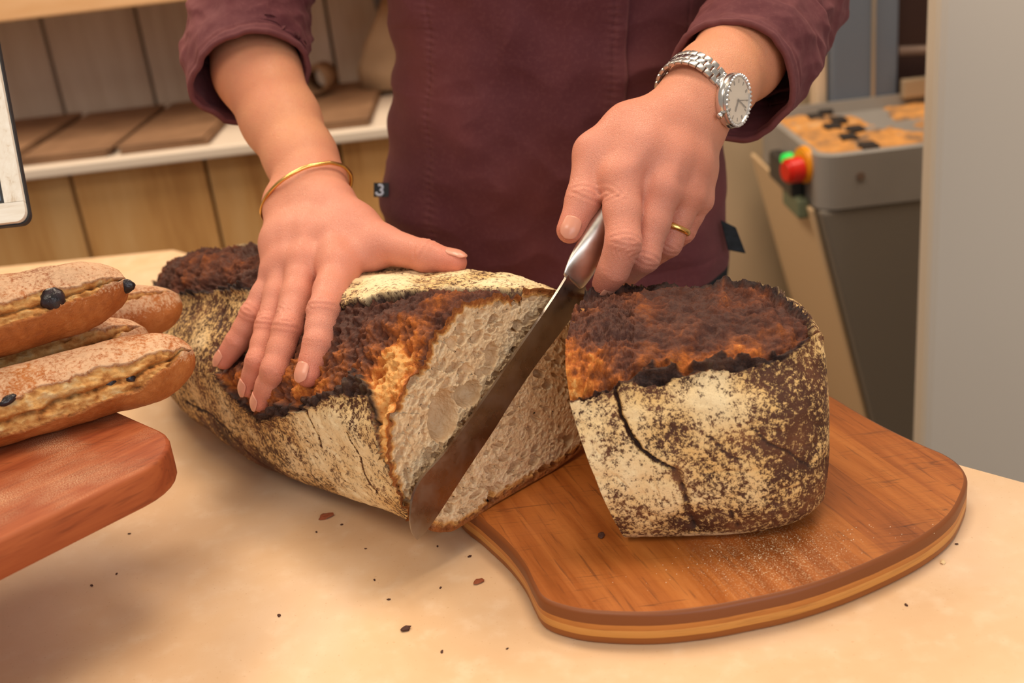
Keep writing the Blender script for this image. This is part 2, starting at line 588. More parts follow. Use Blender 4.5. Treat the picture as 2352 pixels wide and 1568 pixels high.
nin = np.array([-ed[1], ed[0], 0]); nin = nin if nin.dot(np.array([0, 0.3, 0]) - E0) > 0 else -nin
bo = [ll + [0, -0.12, 0], E0 + nin * 0.06 + [0, -0.1, 0], far + nin * 0.10, np.array([far[0] - 0.08, 0.25, 0]), np.array([ll[0], 0.25, 0])]
bm = bmesh.new()
vt = [bm.verts.new((p[0], p[1], -0.0355)) for p in bo]
fc = bm.faces.new(vt)
ex = bmesh.ops.extrude_face_region(bm, geom=[fc])
for e in ex['geom']:
    if isinstance(e, bmesh.types.BMVert): e.co.z = -0.919
bmesh.ops.recalc_face_normals(bm, faces=list(bm.faces))
rooted(ct, bm_obj('body', bm, plain('counter_body_white', lin(205, 190, 170), 0.5)))

# ------------------------------------------------------------------ slicing machine
q = Mat('grey_painted_steel', 0.42, 0.5); q.col(q.ramp(q.noise(6, 3), [(0.3, lin(146, 142, 138)), (0.7, lin(156, 152, 148))])); m_grey = q.m
m_bluegrey = plain('blue_grey_steel', lin(104, 116, 134), 0.4)
m_lit_side = plain('lit_side_cream', lin(226, 196, 156), 0.5)  # light on the slicer's left side, painted in as cream
MY = 1.75
tc = aty(1880, 360, MY); zt = tc[2]; xl = tc[0]
zb = aty(1885, 486, MY)[2]
yb = atz(2000, 222, zt)[1]
mach = empty('bread_slicer', (xl + 0.3, MY + 0.2, -0.92))
tag(mach, 'grey bread slicing machine with crumbs on its tray, behind the counter', 'machine')


def mp(name, bm, mat, **kw): return rooted(mach, bm_obj(name, bm, mat, **kw))


xr = xl + 0.62
zf = zt - 0.022                                  # tray floor a little under the rim
band = bmesh.new()
# ring-shaped upper housing: outer box with a sunk tray
rr = 0.035


def rrect(x0, x1, y0, y1, r, z, n=6):
    out = []
    for cx, cy, a0 in ((x0 + r, y0 + r, math.pi), (x1 - r, y0 + r, 1.5 * math.pi), (x1 - r, y1 - r, 0), (x0 + r, y1 - r, 0.5 * math.pi)):
        for k in range(n + 1):
            a = a0 + 0.5 * math.pi * k / n
            out.append((cx + r * math.cos(a), cy + r * math.sin(a), z))
    return out


rings = [rrect(xl, xr, MY, yb, rr, zb), rrect(xl, xr, MY, yb, rr, zt - 0.003), rrect(xl + 0.003, xr - 0.003, MY + 0.003, yb - 0.003, rr, zt),
         rrect(xl + 0.010, xr - 0.010, MY + 0.010, yb - 0.010, rr - 0.005, zt), rrect(xl + 0.014, xr - 0.014, MY + 0.014, yb - 0.014, rr - 0.008, zf)]
rv = np.array(rings).reshape(-1, 3); nk = len(rings[0])
fcs = [tuple(x) for x in grid_faces(5, nk)] + [tuple(4 * nk + k for k in range(nk)), tuple(range(nk))[::-1]]
o = mesh_obj('housing', rv, fcs, m_grey, smooth=False); rooted(mach, o)
# tapered base
dz = zb + 0.915
tap = 0.085
b8 = [(xl + tap * dz / 0.35, MY + 0.02, -0.915), (xr, MY + 0.02, -0.915), (xr, yb - 0.01, -0.915), (xl + tap * dz / 0.35, yb - 0.01, -0.915),
      (xl + 0.004, MY + 0.004, zb - 0.002), (xr, MY + 0.004, zb - 0.002), (xr, yb - 0.01, zb - 0.002), (xl + 0.004, yb - 0.01, zb - 0.002)]
mp('base', hex_bm(b8, 0.006), plain('dark_grey_steel', lin(128, 122, 114), 0.45))
# slanting left side, the light falling on its steel put into a cream colour
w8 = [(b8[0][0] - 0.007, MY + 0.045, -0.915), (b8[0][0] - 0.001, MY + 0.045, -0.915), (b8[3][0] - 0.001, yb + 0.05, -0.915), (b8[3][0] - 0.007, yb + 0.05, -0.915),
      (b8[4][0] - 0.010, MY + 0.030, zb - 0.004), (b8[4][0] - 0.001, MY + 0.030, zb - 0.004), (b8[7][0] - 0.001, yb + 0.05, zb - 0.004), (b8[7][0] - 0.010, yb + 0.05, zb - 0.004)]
mp('side_cover', hex_bm(w8, 0.003), m_lit_side)
# upright housing at the back with a light strip, and the dark blade opening
xa = aty(1912, 215, yb)[0]; xb_ = aty(2062, 215, yb)[0]; xs2 = aty(2003, 215, yb)[0]
mp('upright', box_bm((xa + xb_) / 2, yb + 0.04, zt + 0.28, xb_ - xa, 0.08, 0.60, 0.006), m_bluegrey)
mp('upright_seam', box_bm(xs2, yb - 0.003, zt + 0.28, 0.007, 0.008, 0.60, 0.002), plain('bright_steel_strip', lin(190, 178, 162), 0.3, 0.6))
mp('corner_post', box_bm(xa - 0.012, yb + 0.05, zt + 0.28, 0.020, 0.05, 0.60, 0.004), plain('pale_post', lin(236, 212, 184), 0.45))
mp('blade_chamber', box_bm((xb_ + xr) / 2 + 0.05, yb + 0.10, zt + 0.27, xr - xb_ + 0.1, 0.10, 0.62, 0.004), plain('dark_red_interior', lin(52, 30, 28), 0.6))
v, f = tube([(xb_ - 0.01, yb - 0.03, zt + 0.085), (xr + 0.05, yb - 0.16, zt + 0.075)], 0.009, 10)
o = mesh_obj('guard_bar', v, f, plain('bar_steel', lin(130, 110, 100), 0.35, 0.5)); rooted(mach, o)
mp('back_stop', box_bm((xb_ + xr) / 2, yb - 0.02, zt + 0.012, xr - xb_, 0.02, 0.035, 0.003), plain('stop_steel', lin(170, 150, 125), 0.4))
# crumbs lying in the tray
q = Mat('tray_crumbs', 0.85)
cn = q.noise(18, 5, 0.6); q.col(q.ramp(cn, [(0.36, lin(120, 100, 84)), (0.47, lin(196, 142, 84)), (0.6, lin(226, 160, 84)), (0.72, lin(206, 180, 144))]))
gx, gy = np.meshgrid(np.linspace(xl + 0.018, xr - 0.02, 110), np.linspace(MY + 0.018, yb - 0.02, 70), indexing='ij')
gp = np.stack([gx, gy, np.zeros_like(gx)], -1)
hz = 0.005 + 0.006 * fbm(gp * 22, 4) - 0.012 * sstep(0.15, 0.55, fbm(gp * 9 + 4.2, 2))
gp[..., 2] = np.maximum(zf + hz, zf - 0.001)
o = mesh_obj('crumb_layer', gp.reshape(-1, 3), grid_faces(110, 70, wrap=False), q.m); rooted(mach, o); o['kind'] = 'stuff'
# dark slots of the tray
m_dark = plain('slot_black', lin(44, 38, 36), 0.7)
for px, py in ((1842, 254), (1892, 257), (1872, 272), (1925, 279), (1912, 294), (1965, 300), (1948, 318), (1995, 338)):
    c = atz(px, py, zf + 0.004)
    mp('tray_slot', box_bm(c[0], c[1], zf + 0.006, 0.028, 0.034, 0.010, 0.003), m_dark)
# switch box with red button, green lamp and yellow collar on the left side
cb = np.array([xl, MY + 0.14, zt - 0.07])
mp('switch_box', box_bm(xl - 0.012, MY + 0.15, zt - 0.062, 0.024, 0.15, 0.05, 0.006), plain('switch_black', lin(40, 42, 44), 0.4))
mp('switch_guard', box_bm(xl - 0.010, MY + 0.10, zt - 0.100, 0.020, 0.10, 0.035, 0.006), plain('switch_green_grey', lin(110, 120, 96), 0.5))


def disc(name, c, r, depth, mat, rz=0.0, seg=24, sx=1.0):
    bm = bmesh.new()
    bmesh.ops.create_cone(bm, cap_ends=True, segments=seg, radius1=r, radius2=r * 0.92, depth=depth)
    bmesh.ops.bevel(bm, geom=[e for e in bm.edges if abs(e.verts[0].co.z - e.verts[1].co.z) < 1e-6], offset=min(r, depth) * 0.2, segments=2, affect='EDGES')
    bmesh.ops.rotate(bm, verts=bm.verts, cent=(0, 0, 0), matrix=Matrix.Rotation(-math.pi / 2, 3, 'Y'))
    bmesh.ops.rotate(bm, verts=bm.verts, cent=(0, 0, 0), matrix=Matrix.Rotation(rz, 3, 'Z'))
    bmesh.ops.translate(bm, verts=bm.verts, vec=tuple(c))
    return mp(name, bm, mat, angle=0.6)


pe = aty(1843, 388, MY + 0.035); pr = aty(1826, 398, MY + 0.035); pg = aty(1817, 369, MY + 0.06)
disc('button_collar', (xl - 0.006, MY + 0.060, pe[2]), 0.032, 0.012, plain('collar_yellow', lin(240, 160, 30), 0.4), 0.25)
disc('emergency_button', (xl - 0.026, MY + 0.055, pr[2]), 0.022, 0.030, plain('button_red', lin(225, 40, 28), 0.3), 0.25)
gl = Mat('green_lamp', 0.3); gl.col(lin(30, 200, 80)); gl.set(**{'Emission Color': lin(20, 220, 80), 'Emission Strength': 0.5})
disc('green_lamp', (xl - 0.030, MY + 0.075, pg[2]), 0.010, 0.018, gl.m, 0.25)
disc('screw', (aty(1976, 404, MY)[0], MY - 0.001, aty(1976, 404, MY)[2]), 0.007, 0.004, plain('screw_brown', lin(120, 100, 88), 0.5), -math.pi / 2)

# ------------------------------------------------------------------ white panel at the right
PY = 1.30
pe0 = aty(2160, 0, PY); pe1 = aty(2122, 1000, PY)
xp = (pe0[0] + pe1[0]) / 2
pn = bm_obj('wall_right', hex_bm([(pe1[0] + (pe1[0] - pe0[0]) * 0.9, PY, -0.92), (xp + 1.6, PY, -0.92), (xp + 1.6, PY + 0.045, -0.92), (pe1[0] + (pe1[0] - pe0[0]) * 0.9, PY + 0.045, -0.92),
                                 (pe0[0] + (pe0[0] - pe1[0]) * 0.8, PY, 0.95), (xp + 1.6, PY, 0.95), (xp + 1.6, PY + 0.045, 0.95), (pe0[0] + (pe0[0] - pe1[0]) * 0.8, PY + 0.045, 0.95)], 0.010),
            plain('white_panel', lin(214, 204, 190), 0.35))
tag(pn, kind='structure')
print('panel edge x', pe0, pe1, 'machine', xl, zt, zb, yb)
# ------------------------------------------------------------------ bread
BT = 0.023                                    # thickness of the cutting board
LA = atz(1000, 1222, 0.028)                   # foot of the cut face
LD = np.array([0.768, 0.640, 0.0]); LD /= np.linalg.norm(LD)     # along the cut
LS = np.array([-LD[1], LD[0], 0.0])                              # along the loaf, away from the cut
PROFILE = [(.084, .0245), (.05, .0240), (.02, .0215), (.008, .024), (-.006, .033), (-.015, .045), (-.020, .06), (-.0215, .075), (-.0235, .088), (-.025, .10),
           (-.023, .112), (-.015, .123), (-.005, .132), (.006, .142), (.018, .154), (.026, .162), (.037, .169), (.052, .172), (.077, .170), (.112, .166),
           (.138, .155), (.157, .135), (.169, .11), (.173, .085), (.167, .055), (.152, .034), (.125, .026)]


def loaf_grid(profile, c0, L, s0, nexp, NS, NP, zoff, wscale, shear=0.0, endsq=1.0, skew=0.0):
    pr = spline(profile, NP, closed=True)
    per = np.linalg.norm(np.roll(pr, -1, 0) - pr, axis=1); W = np.r_[0, np.cumsum(per)[:-1]]
    t = np.linspace(0, 1, NS)
    # even steps on the body, finer towards the closing end
    s = L * (1 - (1 - t) ** 1.35) if False else np.where(t < 0.7, t / 0.7 * s0, s0 + (L - s0) * (1 - (1 - np.clip((t - 0.7) / 0.3, 0, 1)) ** 1.7))
    u = np.clip((s - s0) / (L - s0), 0, 1)
    qn = np.maximum(1 - u ** nexp, 0) ** (1 / nexp)
    qn = np.maximum(qn, 1e-3) * wscale(s)
    D = c0[0] + (pr[None, :, 0] - c0[0]) * qn[:, None]
    Z = c0[1] + (pr[None, :, 1] - c0[1]) * (qn[:, None] ** endsq) + zoff(s)[:, None]
    S = np.repeat(s[:, None], NP, 1)
    S = S + (skew * np.maximum(D, 0) - shear * (Z - 0.023)) * (1 - np.clip(S / L, 0, 1))
    return S, D, Z, np.repeat(W[None], NS, 0), s, W.max() + per[-1]


def grid_normals(P, flip):
    a = np.gradient(P, axis=0)
    b = np.roll(P, -1, 1) - np.roll(P, 1, 1)
    n = np.cross(a, b); n /= np.maximum(np.linalg.norm(n, axis=-1, keepdims=True), 1e-12)
    return -n if flip else n

SA = atz(1440, 1243, BT)
_a = math.radians(-9)
US = np.array([math.cos(_a), math.sin(_a), 0]); UD = np.array([-US[1], US[0], 0])
PROFILE2 = [(.07, .0235), (.03, .0235), (.006, .0240), (-.004, .029), (-.010, .042), (-.013, .060), (-.012, .085), (-.008, .105), (-.001, .120), (.010, .133), (.024, .144),
            (.044, .152), (.07, .156), (.098, .155), (.118, .147), (.131, .128), (.137, .100), (.136, .065), (.124, .035), (.10, .025)]


def polyline_dist(S, W, pts):
    best = np.full(S.shape, 1.0)
    for (a, b), (c, d) in zip(pts[:-1], pts[1:]):
        vx, vy = c - a, d - b; L2 = vx * vx + vy * vy
        t = np.clip(((S - a) * vx + (W - b) * vy) / L2, 0, 1)
        best = np.minimum(best, np.hypot(S - a - t * vx, W - b - t * vy))
    return best


def crust_zone(S, W, P3, bursts, cracks, flour_fn):
    """Displacement and colour masks of the crust. bursts: (s, low, high) tables, the torn openings."""
    n1 = fbm(P3 * 60, 4); n2 = fbm(P3 * 210, 3); n3 = fbm(P3 * 22 + 5, 3)
    burst = np.zeros(S.shape); char = np.zeros(S.shape); gold = np.zeros(S.shape)
    disp = 0.0016 * n3 + 0.0005 * n1
    for bs in bursts:
        st, lo, hi = np.array(bs['s']), np.array(bs['low']), np.array(bs['high'])
        jag = 0.0022 * n1 + 0.0012 * n2
        l = np.interp(S, st, lo) + jag; h = np.interp(S, st, hi) + jag * 1.3
        dl = W - l; dh = h - W                       # metres inside the torn area
        ins = np.minimum(dl, dh)
        inside = sstep(-0.0004, 0.0012, ins)
        # skin lifts a little at the edge, then the tear sits lower and bulges in the middle
        lift = bs.get('lift', 0.0035)
        skin_side = (1 - inside) * np.exp(-np.clip(-ins, 0, 1) / 0.006)
        depth = bs.get('depth', 0.004)
        prof = -depth * np.exp(-np.clip(ins, 0, 1) / 0.010) + 0.002 * sstep(0.0, 0.035, ins)
        tear = 0.0024 * ridged(P3 * 85 + n3[..., None] * 1.5, 4) + 0.0020 * n2 + 0.0022 * n1 + 0.0028 * ridged(P3 * 28 + 3, 2) - 0.002
        disp = disp * (1 - inside) + inside * (prof + tear - 0.001) + lift * skin_side * bs.get('skin', 1.0)
        # charred ragged lip standing up just inside the lower edge
        wid = np.interp(S, st, np.array(bs['lip'])) * (0.9 + 0.5 * np.clip(fbm(P3 * 55 + 3, 3), -0.7, 0.7) + 0.25 * np.clip(fbm(P3 * 190 + 3, 2), -0.6, 0.6))
        lipm = sstep(0.0016, -0.0008, dl - wid) * sstep(-0.0006, 0.0006, dl) * (wid > 0.0008)
        disp += lipm * (0.0052 + 0.0022 * n2) * bs.get('liph', 1.0)
        wid2 = np.interp(S, st, np.array(bs['lip2'])) * (0.9 + 0.5 * np.clip(fbm(P3 * 45 + 8, 3), -0.8, 0.7) + 0.2 * np.clip(fbm(P3 * 170 + 8, 2), -0.6, 0.6))
        lip2 = sstep(0.0016, -0.0008, dh - wid2) * sstep(-0.0006, 0.0006, dh) * (wid2 > 0.0008)
        disp += lip2 * (bs.get('lip2h', 0.003) + 0.0012 * n2)
        burst = np.maximum(burst, inside); char = np.maximum(char, np.maximum(lipm, lip2) * inside)
        wd = np.maximum(h - l, 1e-4)
        tt = np.clip(dl / wd, 0, 1)
        g = bs['gold'](S, W, tt, P3) + 0.34 * n3 + 0.26 * n1 + 0.16 * n2
        gold = np.where(inside > 0.5, g, gold)
    ck = np.zeros(S.shape)
    for pts, wdt, dep in cracks:
        d = polyline_dist(S + 0.0018 * n1, W + 0.0018 * fbm(P3 * 70 + 2, 3), pts)
        mk = np.exp(-(d / wdt) ** 2) * (1 - burst)
        disp -= dep * mk; ck = np.maximum(ck, mk)
    fl = np.clip(flour_fn(S, W, P3) + 0.30 * n3, 0, 1) * (1 - ck)
    disp += 0.0006 * n1 * (1 - burst) - 0.0007 * (1 - burst) * sstep(0.25, 0.6, ridged(P3 * 55 + 1.7, 2) - 0.75)
    return disp, dict(flour=fl, burst=burst, char=np.maximum(char, ck * 0.9), gold=np.clip(gold, 0, 1))


# crust: dusted skin, torn crumb, charred lips
q = Mat('loaf_crust', 0.72, 0.3)
co = q.coord()
fine = q.noise(900, 3, 0.65, co); mid = q.noise(300, 5, 0.7, co); big = q.noise(34, 3, 0.5, co); pat = q.noise(62, 4, 0.6, co, 0.6)
fl = q.attr('flour')
sp = q.math('ADD', q.math('MULTIPLY', mid, 0.56), q.math('ADD', q.math('MULTIPLY', fine, 0.26), q.math('MULTIPLY', pat, 0.18)))
thr = q.rng(fl, 0, 1, 0.635, 0.385, smooth=False)
d_ = q.math('SUBTRACT', sp, thr)
dust = q.rng(d_, -0.040, 0.065)
skin = q.ramp(big, [(0.3, lin(62, 36, 26)), (0.55, lin(92, 56, 38)), (0.75, lin(128, 82, 52))])
flc = q.mix(q.rng(fl, 0.45, 0.95), lin(226, 186, 120), lin(240, 222, 182))
flc = q.mix(q.math('MULTIPLY', q.rng(fine, 0.4, 0.7), 0.35), flc, lin(206, 176, 128))
skin = q.mix(dust, skin, flc)
gd = q.math('ADD', q.attr('gold'), q.math('MULTIPLY', q.math('SUBTRACT', q.noise(420, 5, 0.72, co), 0.5), 0.8))
torn = q.ramp(gd, [(0.0, lin(72, 41, 32)), (0.28, lin(98, 54, 36)), (0.5, lin(130, 72, 36)), (0.7, lin(176, 98, 40)), (0.9, lin(204, 130, 58)), (1.0, lin(222, 168, 100))])
c = q.mix(q.attr('burst'), skin, torn)
c = q.mix(q.math('MULTIPLY', q.attr('char'), 0.95), c, q.ramp(fine, [(0.35, lin(26, 18, 17)), (0.65, lin(58, 40, 36))]))
q.col(c)
q.put(q.b.inputs['Roughness'], q.mix(dust, (0.6, 0.6, 0.6, 1), (0.9, 0.9, 0.9, 1)))
hb = q.math('ADD', q.math('MULTIPLY', fine, 0.5), q.math('MULTIPLY', mid, 0.8))
q.bump(hb, 0.6, 0.0012)
m_crust = q.m

# crumb of the cut face
q = Mat('open_crumb', 0.62, 0.35)
co = q.coord()
edge = q.attr('rim'); pore = q.attr('pore')
nn = q.noise(160, 5, 0.6, co); n4 = q.noise(900, 3, 0.6, co)
base = q.ramp(nn, [(0.3, lin(210, 174, 132)), (0.5, lin(226, 196, 154)), (0.7, lin(236, 213, 177))])
base = q.mix(q.math('MULTIPLY', pore, 0.5), base, lin(210, 172, 130))
base = q.mix(q.math('MULTIPLY', q.rng(q.voro(210, co), 0.0, 0.16, 1, 0), 0.30), base, lin(150, 112, 82))
base = q.mix(q.rng(edge, 0.0, 0.55), base, lin(206, 150, 84))
base = q.mix(q.rng(edge, 0.45, 1.0), base, q.ramp(nn, [(0.3, lin(112, 62, 28)), (0.7, lin(170, 100, 44))]))
q.col(base)
q.set(**{'Subsurface Weight': 0.06, 'Subsurface Scale': 0.002})
q.b.inputs['Subsurface Radius'].default_value = (1.0, 0.7, 0.45)
q.bump(q.math('ADD', n4, q.math('MULTIPLY', q.voro(430, co), 1.2)), 0.55, 0.0010)
m_crumb = q.m


def pore_depth(d, z, big, seed, n_small, cx, cz, rad):
    rg = np.random.default_rng(seed)
    P = [(x, y, rx, ry, a, dep) for (x, y, rx, ry, a, dep) in big]
    for k in range(n_small):
        x = cx + rg.uniform(-1, 1) * rad * 1.15; y = cz + rg.uniform(-1, 1) * rad * 0.85
        if any((x - b[0]) ** 2 + (y - b[1]) ** 2 < (0.8 * max(b[2], b[3])) ** 2 and b[2] > .008 for b in big): continue
        r = 0.00062 * math.exp(rg.normal(0.35, 0.58)); r = min(r, 0.0042)
        fl = math.atan2(y - cz + 0.01, x - cx) + math.pi / 2 + rg.normal(0, 0.5)
        st = rg.uniform(1.0, 2.2)
        P.append((x, y, r * st, r / st ** 0.3, fl, r * rg.uniform(1.4, 2.4)))
    h = np.zeros(d.shape); df, zf_ = d.ravel(), z.ravel(); hf = h.ravel()
    wob = 0.25 * fbm(np.stack([df * 240, zf_ * 240, np.zeros_like(df)], -1), 2)
    # coarse buckets so that every pore only looks at the vertices round it
    cell = 0.006
    key = (np.floor(df / cell).astype(int) + 500) * 1000 + np.floor(zf_ / cell).astype(int) + 500
    order = np.argsort(key, kind='stable'); ks = key[order]
    for x, y, rx, ry, a, dep in P:
        R = max(rx, ry) * 1.4
        sel = []
        for bx in range(int(math.floor((x - R) / cell)), int(math.floor((x + R) / cell)) + 1):
            k0 = (bx + 500) * 1000 + int(math.floor((y - R) / cell)) + 500
            k1 = (bx + 500) * 1000 + int(math.floor((y + R) / cell)) + 500
            sel.append(order[np.searchsorted(ks, k0):np.searchsorted(ks, k1, 'right')])
        if not sel: continue
        i = np.concatenate(sel)
        if len(i) == 0: continue
        dx, dy = df[i] - x, zf_[i] - y
        ca, sa = math.cos(a), math.sin(a)
        r = np.sqrt(((dx * ca + dy * sa) / rx) ** 2 + ((-dx * sa + dy * ca) / ry) ** 2) + wob[i] * min(1.0, .0035 / max(rx, ry))
        g = dep * np.clip(1 - r ** 2.6, 0, 1) ** (0.5 if rx < .007 else 0.8)
        hf[i] = np.maximum(hf[i], g)
    return h


def make_loaf(root, name_crust, name_crumb, profile, c0, L, s0, nexp, NS, NP, zoff, wsc, shear, endsq, skew, org, sd, dd, bursts, cracks, flour_fn,
              big, n_small, seed, NR):
    S, D, Z, W, s, per = loaf_grid(profile, c0, L, s0, nexp, NS, NP, zoff, wsc, shear, endsq, skew)
    Pw = org * [1, 1, 0] + S[..., None] * sd + D[..., None] * dd + Z[..., None] * np.array([0, 0, 1.0])
    N = grid_normals(Pw, False)
    flip = (N[NS // 3, NP // 2] @ (Pw[NS // 3, NP // 2] - Pw[NS // 3].mean(0))) < 0
    if flip: N = -N
    Sb = np.repeat(s[:, None], NP, 1)
    disp, at = crust_zone(Sb, W, Pw + np.array([1.3, 0.4, 0.2]), bursts, cracks, flour_fn)
    fade = 1 - sstep(0.97 * L, L, Sb)
    botm = sstep(0.030, 0.040, Z - zoff(s)[:, None])          # flat underside
    disp = disp * fade * (0.25 + 0.75 * botm)
    Q = Pw + N * disp[..., None]
    Q[0] -= sd * ((Q[0] - Pw[0]) @ sd)[:, None]               # keep the cut edge in its plane
    f = grid_faces(NS, NP)
    if flip: f = f[:, ::-1]
    o = mesh_obj(name_crust, Q.reshape(-1, 3), f[:, ::-1], m_crust, attrs={k: a.ravel() for k, a in at.items()})
    rooted(root, o)
    # cut face
    ring = Q[0]; cen = org * [1, 1, 0] + c0[0] * dd + np.array([0, 0, c0[1]]) + sd * (skew * c0[0] - shear * (c0[1] - 0.023))
    rho = np.linspace(0.004, 1, NR)[:, None, None]
    F = cen + rho * (ring[None] - cen)
    d2 = (F - org) @ dd; z2 = F[..., 2]
    h = pore_depth(d2, z2, big, seed, n_small, c0[0], c0[1], 0.10)
    edist = (1 - rho[..., 0]) * np.linalg.norm(ring - cen, axis=1)[None]
    ef = sstep(0.0008, 0.0045, edist)
    pn = fbm(np.stack([d2 * 330, z2 * 330, np.zeros_like(d2)], -1), 3) * 0.00035 + fbm(np.stack([d2 * 60, z2 * 60, np.ones_like(d2)], -1), 2) * 0.0006
    inn = (h * ef + pn * ef)
    nrm = sd + np.array([0, 0, 1.0]) * 0
    F = F + inn[..., None] * nrm
    low_ = sstep(0.045, 0.026, ring[:, 2])[None] * np.ones((NR, 1))
    rim = 1 - sstep(0.0015, 0.0075 + 0.004 * low_, edist + 0.0018 * fbm(F * 120, 3))
    ff = grid_faces(NR, NP)
    cf = mesh_obj(name_crumb, F.reshape(-1, 3), ff if flip else ff[:, ::-1], m_crumb,
                  attrs={'rim': rim.ravel(), 'pore': np.clip(h / 0.003, 0, 1).ravel()})
    rooted(root, cf)
    return Q


loaf = empty('bread_loaf', tuple(LA * [1, 1, 0] + LS * 0.22 + LD * 0.07))
tag(loaf, 'long flour dusted country loaf, cut open, under the hand with the bangle', 'bread')
BIG = [(.0205, .107, .0130, .0190, -.25, .0170), (.044, .113, .011, .0095, .3, .012), (.0437, .1600, .0046, .0046, 0, .006), (.059, .1574, .0035, .0035, 0, .005),
       (.0729, .1575, .0042, .0034, 0, .009), (.0922, .145, .0046, .0036, .5, .010), (.1025, .1472, .0034, .005, -.4, .010), (.0551, .1491, .0042, .0036, 0, .005),
       (.036, .1535, .0044, .0050, .3, .005), (.0669, .1306, .0062, .0062, 0, .008), (.0447, .1319, .0034, .0040, 0, .004), (.0253, .1265, .0075, .0028, .45, .005),
       (.1067, .1037, .0062, .0030, -.6, .010), (.1223, .1061, .0030, .0030, 0, .005), (.137, .099, .0026, .0062, .1, .011), (.1263, .0846, .0036, .0032, 0, .005),
       (.0787, .078, .0040, .0034, 0, .005), (.1224, .0469, .0040, .0040, 0, .005), (.0539, .0461, .0040, .0028, .3, .006), (.0385, .0395, .0060, .0026, .1, .005),
       (-.0145, .0785, .0022, .0060, .2, .006), (.0123, .0391, .0030, .0024, 0, .004), (.0621, .1224, .0030, .0034, 0, .004), (.0401, .1448, .0030, .003, 0, .004),
       (.0197, .1401, .0026, .0050, -.3, .005), (.1274, .1155, .0026, .0026, 0, .004), (.1174, .1132, .0024, .003, 0, .005), (.0641, .1655, .0026, .002, 0, .003),
       (.005, .085, .0030, .006, .2, .003), (.10, .062, .003, .002, .4, .003), (.085, .05, .0034, .002, .3, .004), (.11, .075, .003, .0022, 0, .004), (.06, .065, .003, .002, .6, .003)]


def gold1(S, W, t, P3):
    return 0.62 * np.exp(-(S / 0.045) ** 2) * sstep(0.75, 0.15, t) + 0.46 * sstep(0.70, 0.06, t) - 0.08 * sstep(0.4, 1, t) + 0.14


def flour1(S, W, P3):
    f = 0.52 + 0.28 * np.exp(-((S - 0.06) / 0.07) ** 2) * sstep(0.20, 0.15, W)
    f = f - 0.40 * np.exp(-((S - 0.235) / 0.07) ** 2) * np.exp(-((W - 0.112) / 0.026) ** 2)
    f = f + 0.10 * sstep(0.14, 0.24, S) * sstep(0.13, 0.16, W) + 0.22 * sstep(0.24, 0.26, W) * sstep(0.2, 0.12, S)
    return f


make_loaf(loaf, 'crust', 'crumb', PROFILE, (.072, .085), 0.505, .29, 1.9, 380, 680,
          lambda s: -.0215 * np.clip((s - .05) / .16, 0, 1), lambda s: 1 + .045 * np.sin(np.clip(s / .3, 0, 1) * np.pi), 0.0, 1.0, 0.0, LA, LS, LD,
          [dict(s=[0, .003, .010, .026, .034, .045, .053, .058, .075, .10, .132, .163, .19, .224, .236, .6], low=[.112, .150, .175, .190, .192, .189, .187, .185, .179, .172, .163, .155, .168, .178, .19, .30],  # tear and crack tables: image pixels cast offline onto the loaf mesh
                high=[.325, .322, .316, .300, .290, .276, .272, .270, .263, .254, .245, .232, .215, .195, .186, .20], lip=[.001, .002, .004, .007, .010, .015, .019, .011, .008, .008, .009, .006, .003, .002, 0, 0],
                lip2=[.001, .0012, .0014, .0014, .0016, .0016, .0016, .0016, .0016, .0016, .0016, .001, .001, 0, 0, 0], lip2h=.0004, gold=gold1, depth=.005),
           dict(s=[0, .15, .17, .231, .288, .32, .362, .42, .47, .6], low=[.5, .30, .262, .248, .239, .230, .222, .222, .24, .4], high=[.3, .302, .315, .33, .335, .335, .33, .31, .27, .2],
                lip=[0, 0, .003, .006, .005, .005, .004, .003, 0, 0], lip2=[0] * 10, gold=lambda S, W, t, P3: 0.02 + 0 * S, depth=.003)],
          [([(.088, .182), (.087, .170), (.082, .156), (.084, .146)], .0010, .003), ([(.31, .13), (.27, .136), (.234, .132), (.205, .112), (.188, .098)], .0010, .002),
           ([(.27, .235), (.268, .222), (.262, .210)], .0012, .003), ([(.045, .165), (.036, .150), (.04, .135), (.03, .120)], .0006, .001)],
          flour1, BIG, 3300, 11, 260)

heel = empty('bread_heel', tuple(SA + US * 0.07 + UD * 0.07))
tag(heel, 'cut end of the loaf standing on the fan shaped board, crack in its floury side', 'bread')


def gold2(S, W, t, P3):
    return 0.42 * sstep(0.50, 0.02, t) * sstep(0.135, 0.09, S) + 0.16 * sstep(.06, 0, S) * sstep(0.9, 0.3, t) + 0.10


def flour2(S, W, P3):
    f = 0.545 - 0.09 * sstep(0.06, 0.13, S) + 0.18 * np.exp(-((S - 0.075) / 0.018) ** 2 - ((W - 0.160) / 0.014) ** 2) + 0.2 * np.exp(-((S - 0.03) / 0.03) ** 2 - ((W - 0.12) / 0.03) ** 2)
    return f - 0.25 * np.exp(-((W - 0.088) / 0.012) ** 2) * sstep(0.02, 0.06, S) + 0.25 * sstep(0.082, 0.076, W) * sstep(0.1, 0.05, S)


